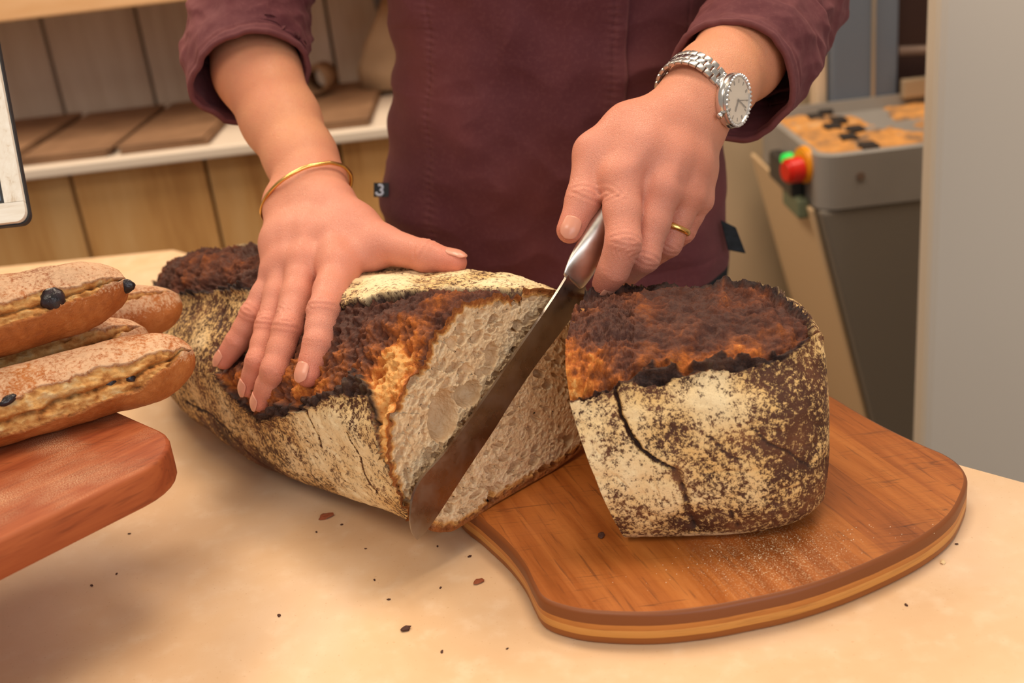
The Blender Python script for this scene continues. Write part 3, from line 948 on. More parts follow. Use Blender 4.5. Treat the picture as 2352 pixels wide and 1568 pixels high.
make_loaf(heel, 'crust', 'crumb', PROFILE2, (.072, .085), .134, .035, 3.6, 230, 540, lambda s: 0 * s, lambda s: 1 + 0 * s, .28, .55, .15, SA, US, UD,
          [dict(s=[-.01, 0, .026, .035, .048, .055, .060, .068, .077, .083, .094, .105, .112, .120, .127, .2], low=[.175, .175, .181, .182, .184, .185, .186, .187, .188, .189, .191, .194, .197, .208, .225, .34],  # heel's tear edges likewise read from image pixels cast onto its mesh
                high=[.285, .287, .297, .300, .303, .304, .304, .304, .303, .302, .300, .285, .268, .245, .228, .22],
                lip=[.002, .003, .004, .010, .016, .018, .006, .009, .014, .008, .010, .006, .004, .003, 0, 0], lip2=[.004, .004, .009, .010, .007, .008, .010, .013, .014, .014, .013, .010, .008, .004, 0, 0], lip2h=.008, gold=gold2, depth=.006)],
          [([(.024, .183), (.024, .164), (.029, .144), (.045, .130), (.046, .114), (.045, .094), (.047, .086)], .0011, .004),
           ([(.088, .152), (.092, .148), (.103, .138), (.117, .118)], .0006, .0015), ([(.066, .150), (.072, .140), (.080, .134)], .0005, .0012),
           ([(.070, .098), (.071, .088), (.073, .080)], .0006, .0012)],
          flour2, BIG[2:], 1500, 12, 90)
# ------------------------------------------------------------------ cutting board under the loaf
bp = [(1050, 1148), (1102.6, 1194), (1160.7, 1247.5), (1199.5, 1297), (1221.6, 1341.6), (1241, 1372), (1282.5, 1391), (1354.5, 1405), (1481.8, 1409.7), (1603.6, 1399.7), (1714.3, 1380),
      (1825, 1355.4), (1935.7, 1319.5), (2046.4, 1272.4), (2129.4, 1228), (2184.8, 1183.8), (2212.5, 1136.8), (2222.5, 1098), (2207, 1067.6), (2173.7, 1042.7), (2129.4, 1023.3), (2074, 998.4), (2018.7, 970.7), (1963.4, 940), (1902.5, 904.3)]
g = [atz(x, y, BT)[:2] for x, y in bp]
# the hidden half: the waist runs on under the bread to a narrow end, as the two sides in view do
ch = (g[17] - g[6]) / np.linalg.norm(g[17] - g[6]); ax_ = np.array([-ch[1], ch[0]]); mid = (g[17] + g[6]) / 2
rest = [mid + ch * x + ax_ * y for x, y in ((.138, .185), (.11, .205), (.05, .214), (-.04, .214), (-.11, .207), (-.155, .185))]
print('board local', [(round(float((p-mid)@ch),3), round(float((p-mid)@ax_),3)) for p in g])
ol = spline(np.array(g + rest), 260, closed=True)
q = Mat('oiled_beech_board', 0.42, 0.45)
ang = math.atan2(ax_[1], ax_[0])
vec = q.coord('Object', scale=(1, 1, 1), rot=(0, 0, -ang))
sv = q.n('ShaderNodeSeparateXYZ'); q.put(sv.inputs[0], vec)
strip = q.math('FLOOR', q.math('DIVIDE', sv.outputs[1], 0.034))
wn = q.n('ShaderNodeTexWhiteNoise', noise_dimensions='1D'); q.put(wn.inputs['W'], strip)
st_ = q.n('ShaderNodeMapping'); q.put(st_.inputs[0], vec); st_.inputs['Scale'].default_value = (5, 75, 40)
gr = q.noise(1.0, 5, 0.65, st_.outputs[0], 0.5)
st2 = q.n('ShaderNodeMapping'); q.put(st2.inputs[0], vec); st2.inputs['Scale'].default_value = (24, 420, 90)
pn_ = q.noise(1.0, 3, 0.6, st2.outputs[0], 0.2)
f_ = q.math('ADD', q.math('MULTIPLY', gr, 0.75), q.math('MULTIPLY', wn.outputs[0], 0.22))
c = q.ramp(f_, [(0.25, lin(122, 62, 22)), (0.45, lin(158, 86, 32)), (0.6, lin(178, 104, 42)), (0.8, lin(196, 124, 56))])
c = q.mix(q.math('MULTIPLY', q.rng(pn_, 0.56, 0.72), 0.55), c, lin(96, 50, 22))
bl = q.noise(9, 4, 0.6)
c = q.mix(q.math('MULTIPLY', q.rng(bl, 0.55, 0.75), 0.4), c, lin(120, 62, 30))


def scratches(q, c, rots, scale, thr, strength):
    for k, r in enumerate(rots):
        mpn = q.n('ShaderNodeMapping'); q.put(mpn.inputs[0], q.coord()); mpn.inputs['Rotation'].default_value = (0, 0, r); mpn.inputs['Scale'].default_value = (scale * 0.035, scale, 1)
        mpn.inputs['Location'].default_value = (k * 3.1, k * 1.7, 0)
        s = q.noise(1.0, 1, 0.4, mpn.outputs[0], 0.1)
        ln = q.rng(q.math('ABSOLUTE', q.math('SUBTRACT', s, 0.5)), 0.0, thr, 1, 0)
        gate = q.rng(q.noise(11 + k, 2, 0.5), 0.52, 0.62)
        c = q.mix(q.math('MULTIPLY', q.math('MULTIPLY', ln, gate), strength), c, lin(70, 36, 18))
    return c


c = scratches(q, c, (0.5, 0.9, 1.9, 2.5, -0.2), 160, 0.008, 0.5)
# flour rubbed in beside the heel
fz = q.n('ShaderNodeVectorMath', operation='DISTANCE'); q.put(fz.inputs[0], q.coord()); fz.inputs[1].default_value = (.145, .592, BT)
fzm = q.math('MULTIPLY', q.rng(fz.outputs['Value'], 0.0, 0.070, 1, 0), q.rng(q.noise(900, 3, 0.7), 0.52, 0.68))
c = q.mix(q.math('MULTIPLY', fzm, 0.8), c, lin(236, 212, 170))
q.col(c); q.put(q.b.inputs['Roughness'], q.rng(gr, 0.3, 0.7, 0.36, 0.52)); q.bump(pn_, 0.35, 0.0005)
m_board = q.m
q = Mat('board_side_layers', 0.45, 0.45)
sv = q.n('ShaderNodeSeparateXYZ'); q.put(sv.inputs[0], q.coord())
lay = q.math('DIVIDE', sv.outputs[2], BT)
gm = q.noise(1.0, 4, 0.6, q.coord('Object', scale=(30, 30, 500)), 0.3)
c = q.ramp(q.math('ADD', lay, q.math('MULTIPLY', q.math('SUBTRACT', gm, 0.5), 0.06)), [(0.0, lin(156, 92, 40)), (0.24, lin(150, 88, 38)), (0.25, lin(202, 142, 70)), (0.46, lin(206, 148, 78)), (0.47, lin(184, 116, 52)), (0.62, lin(192, 124, 58)), (0.64, lin(124, 68, 30)), (1.0, lin(130, 72, 32))], 'LINEAR')
c = q.mix(q.math('MULTIPLY', q.rng(gm, 0.45, 0.75), 0.35), c, lin(120, 66, 28))
q.col(c); q.bump(gm, 0.2, 0.0003)
m_board_side = q.m

board = empty('cutting_board', tuple(np.r_[mid + ax_ * .1, 0]))
tag(board, 'fan shaped wooden cutting board with a layered edge, under the bread', 'cutting board')


def slab(ol, z0, z1, bev=0.0025):
    n = len(ol)
    cen = ol.mean(0)
    t = np.roll(ol, -1, 0) - np.roll(ol, 1, 0); nr = np.stack([t[:, 1], -t[:, 0]], 1); nr /= np.linalg.norm(nr, axis=1)[:, None]
    if ((ol - cen) * nr).sum() < 0: nr = -nr
    lv = []
    for dz, ins in ((0, bev), (bev * .3, bev * .3), (bev, 0), ):
        lv.append((z0 + dz, ins))
    lv += [(z1 - bev, 0), (z1 - bev * .3, bev * .3), (z1, bev)]
    v = np.vstack([np.c_[ol - nr * i, np.full(n, z)] for z, i in lv])
    return v, n, len(lv)


def slab_objs(root, ol, z0, z1, top_mat, side_mat, tilt=None):
    v, n, L = slab(ol, z0, z1)
    if tilt is not None: v = tilt(v)
    f = [tuple(x) for x in grid_faces(L, n)]
    a = mesh_obj('side_edge', v, f + [tuple(range(n))[::-1]], side_mat, smooth=True); rooted(root, a)
    tv = v[-n:]
    b = mesh_obj('top_face', tv, [tuple(range(n))], top_mat, smooth=False); rooted(root, b)
    area_ = 0.5 * np.sum(ol[:, 0] * np.roll(ol[:, 1], -1) - ol[:, 1] * np.roll(ol[:, 0], -1))
    if area_ < 0:
        for o in (a, b): o.data.flip_normals()
    return a, b


slab_objs(board, ol, 0.0, BT, m_board, m_board_side)
# ------------------------------------------------------------------ knife in the cut
KO = LA * [1, 1, 0] - LS * 0.012             # blade plane, between the loaf and its cut end


def kp(d, z, off=0.0): return KO + LD * d + np.array([0, 0, z]) - LS * off


spine = [(.140, .1795), (.120, .163), (.080, .1355), (.041, .109), (.010, .090), (-.009, .0815), (-.0165, .0765), (-.0215, .070), (-.0245, .0620), (-.0265, .053), (-.026, .045), (-.0232, .0385)]
edgep = [(-.0232, .0385), (-.016, .0405), (-.006, .0465), (.009, .0572), (.026, .0695), (.051, .0868), (.071, .1020), (.095, .1185), (.124, .1355), (.150, .1515)]
sp = spline(spine, 60); eg = spline(edgep, 60)[::-1]         # both run heel to tip
# pairs of points across the blade, the spine thick and the edge thin
spv = sp; egv = eg
cols = 9
V = []
for i in range(60):
    for side in (1, -1):
        for k in range(cols):
            t = k / (cols - 1)
            p = spv[i] * (1 - t) + egv[i] * t
            th = 0.00105 * min(1.0, (1 - t) * 1.8 + 0.03)
            if i > 52: th *= max(0.08, (60 - i) / 8.0)
            V.append(kp(p[0], p[1], side * th))
V = np.array(V); nn_ = cols * 2
F = []
for i in range(59):
    for sd in (0, 1):
        for k in range(cols - 1):
            a = i * nn_ + sd * cols + k
            qd = (a, a + 1, a + nn_ + 1, a + nn_)
            F.append(qd if sd == 0 else qd[::-1])
    a = i * nn_; F.append((a, a + nn_, a + nn_ + cols, a + cols)); F.append((a + cols - 1, a + 2 * cols - 1, a + nn_ + 2 * cols - 1, a + nn_ + cols - 1))
F.append(tuple(range(cols)) + tuple(range(2 * cols - 1, cols - 1, -1)))
q = Mat('brushed_blade_steel', 0.28, 0.5)
bn = q.noise(1.0, 4, 0.6, q.coord('Object', scale=(900, 900, 60)))
q.col(q.ramp(q.noise(40, 4, 0.6), [(0.3, lin(150, 142, 136)), (0.7, lin(172, 164, 158))]))
q.put(q.b.inputs['Roughness'], q.rng(q.noise(60, 4, 0.65), 0.3, 0.7, 0.22, 0.40)); q.set(Metallic=1.0); q.bump(bn, 0.04, 0.0002)
m_blade = q.m
knife = empty('bread_knife', tuple(kp(.04, .09)))
tag(knife, 'steel knife held by the hand with the watch, its blade in the cut', 'knife')
bl_ = mesh_obj('blade', V, F, m_blade, smooth=True); rooted(knife, bl_)
bl_.data.set_sharp_from_angle(angle=0.5)
# all-steel handle, oval in section, with a rounded bolster over the heel
h0 = kp(.1400, .1690); kdir = np.array([0.579, 0.483, 0.657]); kdir /= np.linalg.norm(kdir)
hl = [(-.006, .0011, .0110), (0, .0022, .0128), (.008, .0042, .0138), (.020, .0066, .0134), (.034, .0082, .0122), (.055, .0092, .0108), (.08, .0092, .0112), (.105, .0088, .0120), (.120, .0080, .0115), (.127, .0050, .0075), (.129, .0012, .002)]
pos = spline([(t, a, b) for t, a, b in hl], 60)
side_ = -LS                                       # thickness direction
upd = np.cross(kdir, side_); upd /= np.linalg.norm(upd)
if upd[2] < 0: upd = -upd
v = []
for t, a, b in pos:
    th = np.linspace(0, 2 * np.pi, 28, endpoint=False)
    v.append(h0 + kdir * t + a * np.cos(th)[:, None] * side_ + b * np.sin(th)[:, None] * upd)
v = np.array(v).reshape(-1, 3)
fh = [tuple(x) for x in grid_faces(60, 28)] + [tuple(range(28))[::-1], tuple(59 * 28 + k for k in range(28))]
q = Mat('satin_handle_steel', 0.3, 0.5); q.col(lin(222, 216, 208)); q.set(Metallic=1.0)
q.put(q.b.inputs['Roughness'], q.rng(q.noise(80, 4, 0.6), 0.3, 0.7, 0.30, 0.42))
ho = mesh_obj('handle', v, fh, q.m); rooted(knife, ho)
bm = bmesh.new(); bm.from_mesh(ho.data); bmesh.ops.recalc_face_normals(bm, faces=list(bm.faces)); bm.to_mesh(ho.data); bm.free()
KH = lambda t: h0 + kdir * t
# ------------------------------------------------------------------ the baker
def J(*a):                                       # (px, py, distance, radius) -> point, radius
    return atd(a[0], a[1], a[2]), a[3]


def chain_of(L):
    P = [J(*x) for x in L]; return [p for p, r in P], [r for p, r in P]


VIEW = CR[:, 2]
arms = {}
# hand lying on the loaf: wrist and forearm, metacarpals, fingers, thumb
A_arm = [(716, 424, .927, .0290), (690, 360, .942, .0285), (645, 275, .965, .0320), (590, 165, .995, .0365), (562, 60, 1.025, .037), (556, -30, 1.055, .036)]
A_meta = [[(756, 462, .905, .017), (772, 545, .872, .0158), (775, 618, .845, .0150)], [(722, 458, .908, .018), (712, 540, .878, .016), (702, 603, .860, .0140)],
          [(685, 462, .912, .017), (668, 545, .886, .015), (660, 603, .870, .0132)], [(655, 470, .915, .0155), (640, 560, .890, .0135), (634, 628, .874, .0122)]]
A_fing = [[(775, 620, .844, .0146), (742, 715, .803, .0114), (729, 790, .789, .0102), (707, 860, .782, .0088)],
          [(702, 605, .859, .0138), (661, 757, .820, .0106), (632, 850, .808, .0096), (603, 921, .824, .0085)],
          [(660, 607, .869, .0128), (616, 749, .842, .0098), (592, 830, .828, .0090), (573, 888, .837, .0080)],
          [(634, 632, .873, .0118), (580, 722, .863, .0096), (543, 785, .864, .0086), (514, 826, .867, .0074)]]
A_thumb = [(770, 480, .895, .017), (815, 520, .880, .0168), (878, 562, .860, .0148), (978, 588, .838, .0112), (1044, 602, .831, .0092)]
A_web = [[(775, 590, .852, .013), (850, 590, .858, .0105)], [(760, 540, .87, .013), (850, 570, .862, .011)]]
# hand on the knife
B_arm = [(1597, 238, .815, .0285), (1640, 190, .832, .0300), (1700, 130, .862, .0330), (1755, 66, .902, .034), (1800, -10, .94, .034), (1835, -70, .97, .036)]
B_meta = [[(1535, 285, .803, .018), (1470, 350, .788, .0175), (1428, 412, .780, .0146)], [(1562, 280, .806, .0185), (1545, 360, .792, .0165), (1522, 428, .785, .0145)],
          [(1590, 285, .812, .017), (1588, 370, .802, .0145), (1575, 442, .800, .0132)], [(1603, 300, .820, .0155), (1600, 390, .815, .0130), (1598, 455, .814, .0118)]]
B_fing = [[(1426, 414, .778, .0146), (1431, 560, .763, .0120), (1408, 622, .770, .0104), (1388, 654, .780, .0088)],
          [(1522, 430, .784, .0140), (1480, 590, .780, .0110), (1442, 622, .797, .0096), (1425, 600, .812, .0085)],
          [(1575, 445, .799, .0128), (1533, 556, .800, .0100), (1490, 586, .818, .0092), (1465, 560, .832, .0082)],
          [(1598, 458, .813, .0112), (1566, 528, .818, .0092), (1530, 560, .834, .0086), (1505, 540, .846, .0076)]]
B_thumb = [(1530, 270, .806, .018), (1448, 300, .802, .0182), (1364, 352, .797, .0140), (1340, 458, .785, .0116), (1309, 528, .779, .0094)]
B_web = [[(1440, 380, .786, .014), (1375, 372, .793, .011)], [(1470, 330, .79, .016), (1385, 345, .797, .012)]]


def build_hand(arm, meta, fing, thumb, web, h, dors_up):
    allp = [J(*x)[0] for L in [arm] + meta + fing + [thumb] for x in L]
    lo = np.min(allp, 0) - 0.055; hi = np.max(allp, 0) + 0.055
    F = Field(lo, hi, h)
    ap, ar = chain_of(arm)
    # forearm: wider than thick towards the wrist
    fd = dors_up
    for i in range(len(ap) - 1):
        fl = 0.88
        F.cone(ap[i], ap[i + 1], ar[i], ar[i + 1], 0.012, flat=fl, fdir=fd)
    for L in meta:
        p, r = chain_of(L); F.chain(p, r, 0.010)
        F.cone(ap[0], p[0], ar[0] * 0.72, r[0], 0.012)
    p, r = chain_of(thumb); F.chain(p[:3], r[:3], 0.012); F.chain(p[2:], r[2:], 0.006)
    for L in web:
        p, r = chain_of(L); F.chain(p, r, 0.010)
    for L in fing:
        p, r = chain_of(L)
        G = Field(np.min(p, 0) - 0.03, np.max(p, 0) + 0.03, h)     # every finger alone, so neighbours stay apart
        # joints a little wider than the bones between them
        pts, rad = [], []
        for i in range(3):
            for t in (0, 0.5):
                pts.append(p[i] * (1 - t) + p[i + 1] * t)
                rad.append((r[i] * (1 - t) + r[i + 1] * t) * (0.95 if t else 1.0))
        pts.append(p[3]); rad.append(r[3])
        G.chain(pts, rad, 0.004)
        # put it on the hand: blended at the root only
        a = np.round((G.lo - F.lo) / h).astype(int)
        G2 = G.F
        s0 = np.maximum(a, 0); s1 = np.minimum(a + G.n, F.n)
        src = tuple(slice(s0[k] - a[k], s1[k] - a[k]) for k in range(3)); dst = tuple(slice(s0[k], s1[k]) for k in range(3))
        ax = [F.lo[k] + h * np.arange(s0[k], s1[k]) for k in range(3)]
        X, Y, Z = np.meshgrid(*ax, indexing='ij', sparse=True)
        d = p[1] - p[0]; t = ((X - p[0][0]) * d[0] + (Y - p[0][1]) * d[1] + (Z - p[0][2]) * d[2]) / d.dot(d)
        kk = 0.0012 + 0.0060 * np.clip(1 - (t - 0.05) / 0.45, 0, 1)
        D = G2[src]; H = F.F[dst]
        hh = np.clip(0.5 + 0.5 * (D - H) / kk, 0, 1)
        F.F[dst] = D + (H - D) * hh - kk * hh * (1 - hh)
    return F


def dorsal(p, q, up):
    d = q - p; d = d / np.linalg.norm(d); u = np.asarray(up, float); u = u - d * d.dot(u); return u / np.linalg.norm(u)


HG = 0.0012
upA = np.array([0.05, -0.55, 0.83]); upB = np.array([0.25, -0.80, 0.54])
snap = lambda v: v
FA = build_hand(A_arm, A_meta, A_fing, A_thumb, A_web, HG, upA)
FB = build_hand(B_arm, B_meta, B_fing, B_thumb, B_web, HG, upB)
for F, fing, thumb, up, meta in ((FA, A_fing, A_thumb, upA, A_meta), (FB, B_fing, B_thumb, upB, B_meta)):
    for i, L in enumerate(fing):
        p, r = chain_of(L)
        dd_ = dorsal(p[0], p[2], up)
        F.wrinkle(p[1], p[2] - p[0], dd_, r[1], 0.00060, 0.0040, 0.0062)
        F.wrinkle(p[2], p[3] - p[1], dorsal(p[1], p[3], up), r[2], 0.00032, 0.0030, 0.0038)
        F.bump(p[1] + dd_ * r[1] * 0.7, 0.006, 0.0007)
        F.bump(p[0] + dd_ * r[0] * 0.8, 0.008, (-0.0006 if i == 0 else 0.0019) if F is FB else 0.0007)
        # extensor tendon fanning over the back of the hand
        m, mr = chain_of(meta[i])
        for t in np.linspace(0.1, 0.9, 9):
            c = m[1] * (1 - t) + p[0] * t
            F.bump(c + dorsal(m[1], p[0], up) * (mr[1] * 0.9), 0.0045, 0.00040)
    p, r = chain_of(thumb)
    F.wrinkle(p[3], p[4] - p[2], dorsal(p[2], p[4], up), r[3], 0.00060, 0.0042, 0.006)
# wrist bones and valleys between the knuckles
for c, rad, amp in (((1605, 300, .80), .010, .0015), ((1485, 405, .772), .006, -.0012), ((1551, 425, .778), .0065, -.0026), ((1590, 440, .79), .005, -.0016),
                    ((738, 640, .84), .006, -.0012), ((680, 640, .85), .005, -.0012), ((860, 600, .845), .006, -.0008), ((640, 420, .915), .010, .0018)):
    (FB if c[0] > 1100 else FA).bump(atd(*c), rad, amp)

va, qa = FA.mesh(); vb, qb = FB.mesh()

# body under the clothes, coarse: trunk, shoulders, upper arms, neck, head
TC = np.array([0.070, 1.125, 0.0])
shA = np.array([-0.115, 1.165, 0.545]); shB = np.array([0.270, 1.150, 0.545])
elA = J(*A_arm[-1])[0]; elB = J(*B_arm[-1])[0]
C_ = Field((-0.42, 0.75, -0.92), (0.58, 1.52, 1.02), 0.0085)
for z0, z1, r0, r1 in ((0.09, 0.20, .085, .105), (0.20, 0.40, .105, .118), (0.40, 0.50, .118, .110)):
    C_.cone(TC + [0.015, 0.03, z0], TC + [0.005, 0.02, z1], r0, r1, 0.03, flat=0.72, fdir=(0.2, 0.98, 0))
C_.cone(shA + [0.03, 0, -0.01], shB + [-0.03, 0, -0.01], .062, .062, .04)
C_.cone(shA, elA, .046, .034, .02); C_.cone(shB, elB, .052, .036, .02)
C_.cone(elA, J(*A_arm[-2])[0], .034, .034, .01); C_.cone(elB, J(*B_arm[-2])[0], .034, .030, .01)
nk0 = TC + [0.005, 0.02, 0.56]; hd = TC + [0.0, -0.06, 0.76]
C_.cone(nk0, nk0 + [0, -0.03, 0.12], .056, .052, .03)
C_.cone(hd + [0, 0.02, 0.03], hd + [0, -0.015, -0.055], .080, .058, .02)           # skull to jaw
C_.cone(hd + [0, 0.03, 0.045], hd + [0, 0.045, 0.04], .078, .076, .02)
C_.cone(hd + [0, -0.082, 0.005], hd + [0, -0.100, -0.020], .008, .012, .012)         # nose
C_.cone(hd + [-0.018, -0.074, -0.052], hd + [0.018, -0.074, -0.052], .008, .008, .008)
for sx in (-1, 1): C_.cone(hd + [0.082 * sx, 0.01, 0.015], hd + [0.080 * sx, 0.005, -0.02], .010, .008, .008, flat=.5, fdir=(1, 0, 0))
for sx in (-1, 1):                                                                # hips, legs, feet
    hp = np.array([0.085 + 0.070 * sx, 1.220 + 0.0 * sx, 0.02])
    C_.cone(hp, hp + [0.0, 0.0, -0.45], .085, .058, .03); C_.cone(hp + [0, 0, -0.45], hp + [0, 0.01, -0.86], .056, .036, .01)
    C_.cone(hp + [0, 0.02, -0.885], hp + [0, -0.13, -0.89], .028, .024, .01)
vc, qc = C_.mesh()
V = np.vstack([va, vb, vc]); Q = np.vstack([qa, qb + len(va), qc + len(va) + len(vb)])
# warmth of the skin: redder at the fingertips, knuckles and on the hands than on the forearms
red = np.zeros(len(V)); hand = np.zeros(len(V))
for fing, thumb, arm, rng_ in ((A_fing, A_thumb, A_arm, (0, len(va))), (B_fing, B_thumb, B_arm, (len(va), len(va) + len(vb)))):
    own = np.zeros(len(V), bool); own[rng_[0]:rng_[1]] = True
    for L in fing + [thumb]:
        p, r = chain_of(L)
        for c, w, s in ((p[-1], 1.0, .014), (p[-3], .75, .010), (p[-2], .5, .010), (p[-4], .45, .012)):
            red = np.maximum(red, w * np.exp(-((V - c) ** 2).sum(1) / s ** 2))
    ap, _ = chain_of(arm); d = ap[0] - ap[2]; L_ = np.linalg.norm(d)
    hand = np.maximum(hand, sstep(-0.05, 0.07, (V - ap[0]) @ (d / L_)) * own)

q = Mat('skin', 0.48, 0.4)
co = q.coord()
n1 = q.noise(24, 4, 0.55, co); n2 = q.noise(170, 3, 0.6, co)
c = q.mix(q.attr('hand'), lin(218, 152, 114), lin(212, 142, 120))
c = q.mix(q.math('MULTIPLY', q.rng(n1, 0.35, 0.7), 0.5), c, lin(208, 132, 104))
c = q.mix(q.math('MULTIPLY', q.attr('red'), 0.55), c, lin(202, 104, 86))
c = q.mix(q.math('MULTIPLY', q.rng(n2, 0.5, 0.75), 0.18), c, lin(200, 126, 104))
q.col(c)
q.set(**{'Subsurface Weight': 0.22, 'Subsurface Scale': 0.006})
q.b.inputs['Subsurface Radius'].default_value = (1.0, 0.35, 0.2)
cr = q.voro(620, co, 'DISTANCE_TO_EDGE')
q.bump(q.math('ADD', q.rng(cr, 0, 0.12), q.math('MULTIPLY', q.noise(1.0, 3, 0.6, q.coord('Object', scale=(420, 420, 420))), 0.8)), 0.40, 0.0006)
m_skin = q.m
person = mesh_obj('person', V, Q, m_skin, attrs={'red': red, 'hand': hand})
smd = person.modifiers.new('smooth', 'SMOOTH'); smd.factor = 0.5; smd.iterations = 2
tag(person, 'person in a maroon jacket with rolled sleeves, slicing the loaf behind the counter', 'person')

# fingernails
m_nail = Mat('fingernail', 0.28, 0.5)
m_nail.col(lin(216, 150, 126)); m_nail.set(**{'Subsurface Weight': 0.15, 'Subsurface Scale': 0.003}); m_nail = m_nail.m


def nail(tip, prev, r, up, ln, tw=0.0, wide=0.78, lift=1.0):
    d = tip - prev; d /= np.linalg.norm(d); u = dorsal(prev, tip, up); s = np.cross(d, u)
    u2 = u * math.cos(tw) + s * math.sin(tw); s2 = np.cross(d, u2)
    nu, nv = 13, 14
    v = []
    for j in range(nv):
        t = j / (nv - 1)
        w = wide * math.sqrt(max(0.0, 1 - (abs(t - 0.48) / 0.56) ** 5)) * (0.9 + 0.1 * t)
        for i in range(nu):
            a = (i / (nu - 1) * 2 - 1) * 1.02 * w
            ax_off = (t - 0.42) * ln + 0.0012 * (1 - (2 * i / (nu - 1) - 1) ** 2) * (1 if t > 0.7 else (-0.7 if t < 0.25 else 0))
            drop = max(0.0, ax_off) ** 2 / (2 * r) * 0.75
            R = (r * 1.035 - drop) * lift
            v.append(tip + d * ax_off + R * (math.cos(a) * u2 + math.sin(a) * s2 * 0.98))
    o = mesh_obj('fingernail', v, grid_faces(nv, nu, wrap=False), m_nail, person)
    sd_ = o.modifiers.new('thick', 'SOLIDIFY'); sd_.thickness = 0.0009; sd_.offset = 0.0
    return o


def nails(fing, thumb, up, tw, upt, twt):
    for i, L in enumerate(fing):
        p, r = chain_of(L); nail(p[3], p[2], r[3], up, 0.0125 - 0.0012 * (i == 3), tw[i])
    p, r = chain_of(thumb); nail(p[4], p[3], r[4], upt, 0.0140, twt)


nails(A_fing, A_thumb, upA, (0.45, 0.25, 0.35, 0.3), np.array([0.0, 0.1, 1.0]), 0.0)
nails(B_fing, B_thumb, upB, (-0.6, 0, 0, 0), upB, 0.15)
# ------------------------------------------------------------------ jacket, trousers
q = Mat('maroon_cotton', 0.8, 0.25)
co = q.coord()
tw = q.wave(900, q.coord('Object', rot=(0, 0.6, 0.3)), 0.6, 1, 1.0, 'Z')
n1 = q.noise(7, 4, 0.55, co); n2 = q.noise(300, 3, 0.6, co)
c = q.ramp(n1, [(0.3, lin(84, 40, 47)), (0.5, lin(96, 49, 54)), (0.72, lin(110, 57, 58))])
c = q.mix(q.math('MULTIPLY', q.rng(n2, 0.45, 0.7), 0.22), c, lin(122, 74, 74))
c = q.mix(q.math('MULTIPLY', q.attr('wear'), 0.55), c, lin(136, 84, 82))
q.col(c); q.set(**{'Sheen Weight': 0.25, 'Sheen Roughness': 0.5}); q.b.inputs['Sheen Tint'].default_value = lin(190, 130, 130)
q.bump(q.math('ADD', q.math('MULTIPLY', tw, 0.5), n2), 0.30, 0.0006)
m_maroon = q.m

# trunk of the jacket: rings round the body
FACE = math.radians(-104)                        # the way the baker faces
NZ, NA = 250, 640
zz = np.linspace(0.050, 0.56, NZ)
th = np.linspace(0, 2 * np.pi, NA, endpoint=False)
cx = np.interp(zz, [0.05, .14, .20, .31, .5], [.059, .060, .067, .081, .082]); cy = 1.105 + 0.0 * zz
hw = np.interp(zz, [0.05, 0.10, 0.16, 0.25, 0.40, 0.48, 0.54, 0.56], [.157, .157, .154, .141, .137, .150, .15, .13])
hd_ = np.interp(zz, [0.05, 0.12, 0.25, 0.40, 0.50, 0.56], [.112, .110, .108, .112, .10, .08])
e = 2.35
ct_, st_2 = np.cos(th), np.sin(th)
ex_ = np.sign(ct_) * np.abs(ct_) ** (2 / e); ey_ = np.sign(st_2) * np.abs(st_2) ** (2 / e)
rot = math.radians(-10)
X = hw[:, None] * ex_[None]; Y = hd_[:, None] * ey_[None]
Pj = np.stack([cx[:, None] + X * math.cos(rot) - Y * math.sin(rot), cy[:, None] + X * math.sin(rot) + Y * math.cos(rot), np.repeat(zz[:, None], NA, 1)], -1)
NJ = grid_normals(Pj, False)
if NJ[100, 0] @ (Pj[100, 0] - Pj[100].mean(0)) < 0: NJ = -NJ
cc = (Pj - CPOS) @ CR                            # arc length from the middle of the front, for the seams
arc = np.zeros((NZ, NA)); seg = np.linalg.norm(np.roll(Pj, -1, 1) - Pj, axis=2)
j0 = int(np.argmin(np.abs(th - 1.5 * np.pi)))
cum = np.concatenate([np.zeros((NZ, 1)), np.cumsum(np.roll(seg, -j0, 1)[:, :-1], 1)], 1)
per_ = seg.sum(1)[:, None]
cum = np.where(cum > per_ / 2, cum - per_, cum); arc = np.roll(cum, j0, 1)   # metres to the right of the front middle
dispj = 0.0030 * fbm(Pj * np.array([9, 9, 5]) + 3.3, 3) + 0.0060 * fbm(np.stack([Pj[..., 0] * 14 + Pj[..., 2] * 9, Pj[..., 1] * 6, Pj[..., 2] * 14 - Pj[..., 0] * 7], -1), 2)
dispj += 0.0042 * ridged(np.stack([Pj[..., 0] * 10 + Pj[..., 2] * 6, Pj[..., 1] * 2, Pj[..., 2] * 11 - Pj[..., 0] * 6], -1) + 7, 2)
wear = np.zeros((NZ, NA))
print('arc at z .25:', [(round(float(a), 3), int(1176 + FPX * c0[0] / c0[2])) for a, c0 in list(zip(arc[98], cc[98]))[::16] if -0.2 < a < 0.25])
EDGE = 0.066
dispj += 0.0050 * sstep(EDGE + 0.0012, EDGE - 0.0012, arc) * sstep(-0.20, -0.19, arc)     # the overlapping front
for a0, dep in ((EDGE - 0.011, 0.0010), (-0.098, 0.0014), (-0.038, 0.0004), (0.118, 0.0008)):
    seam = np.exp(-((arc - a0) / 0.0016) ** 2)
    pk = np.exp(-((arc - a0) / 0.006) ** 2)
    dispj -= dep * seam
    pz = Pj[..., 2] + 0.25 * (arc - a0)
    dispj += 0.0011 * pk * np.sin(2 * np.pi * pz / 0.0062 + 2 * fbm(Pj * 60, 2)) * (0.8 if dep > 0.0009 else 0.15)
    wear = np.maximum(wear, pk * (0.5 + 0.5 * np.sin(2 * np.pi * pz / 0.0062)) * (0.55 if dep > 0.0009 else 0.12))
wear = np.maximum(wear, np.exp(-((arc - EDGE + 0.0008) / 0.0012) ** 2))
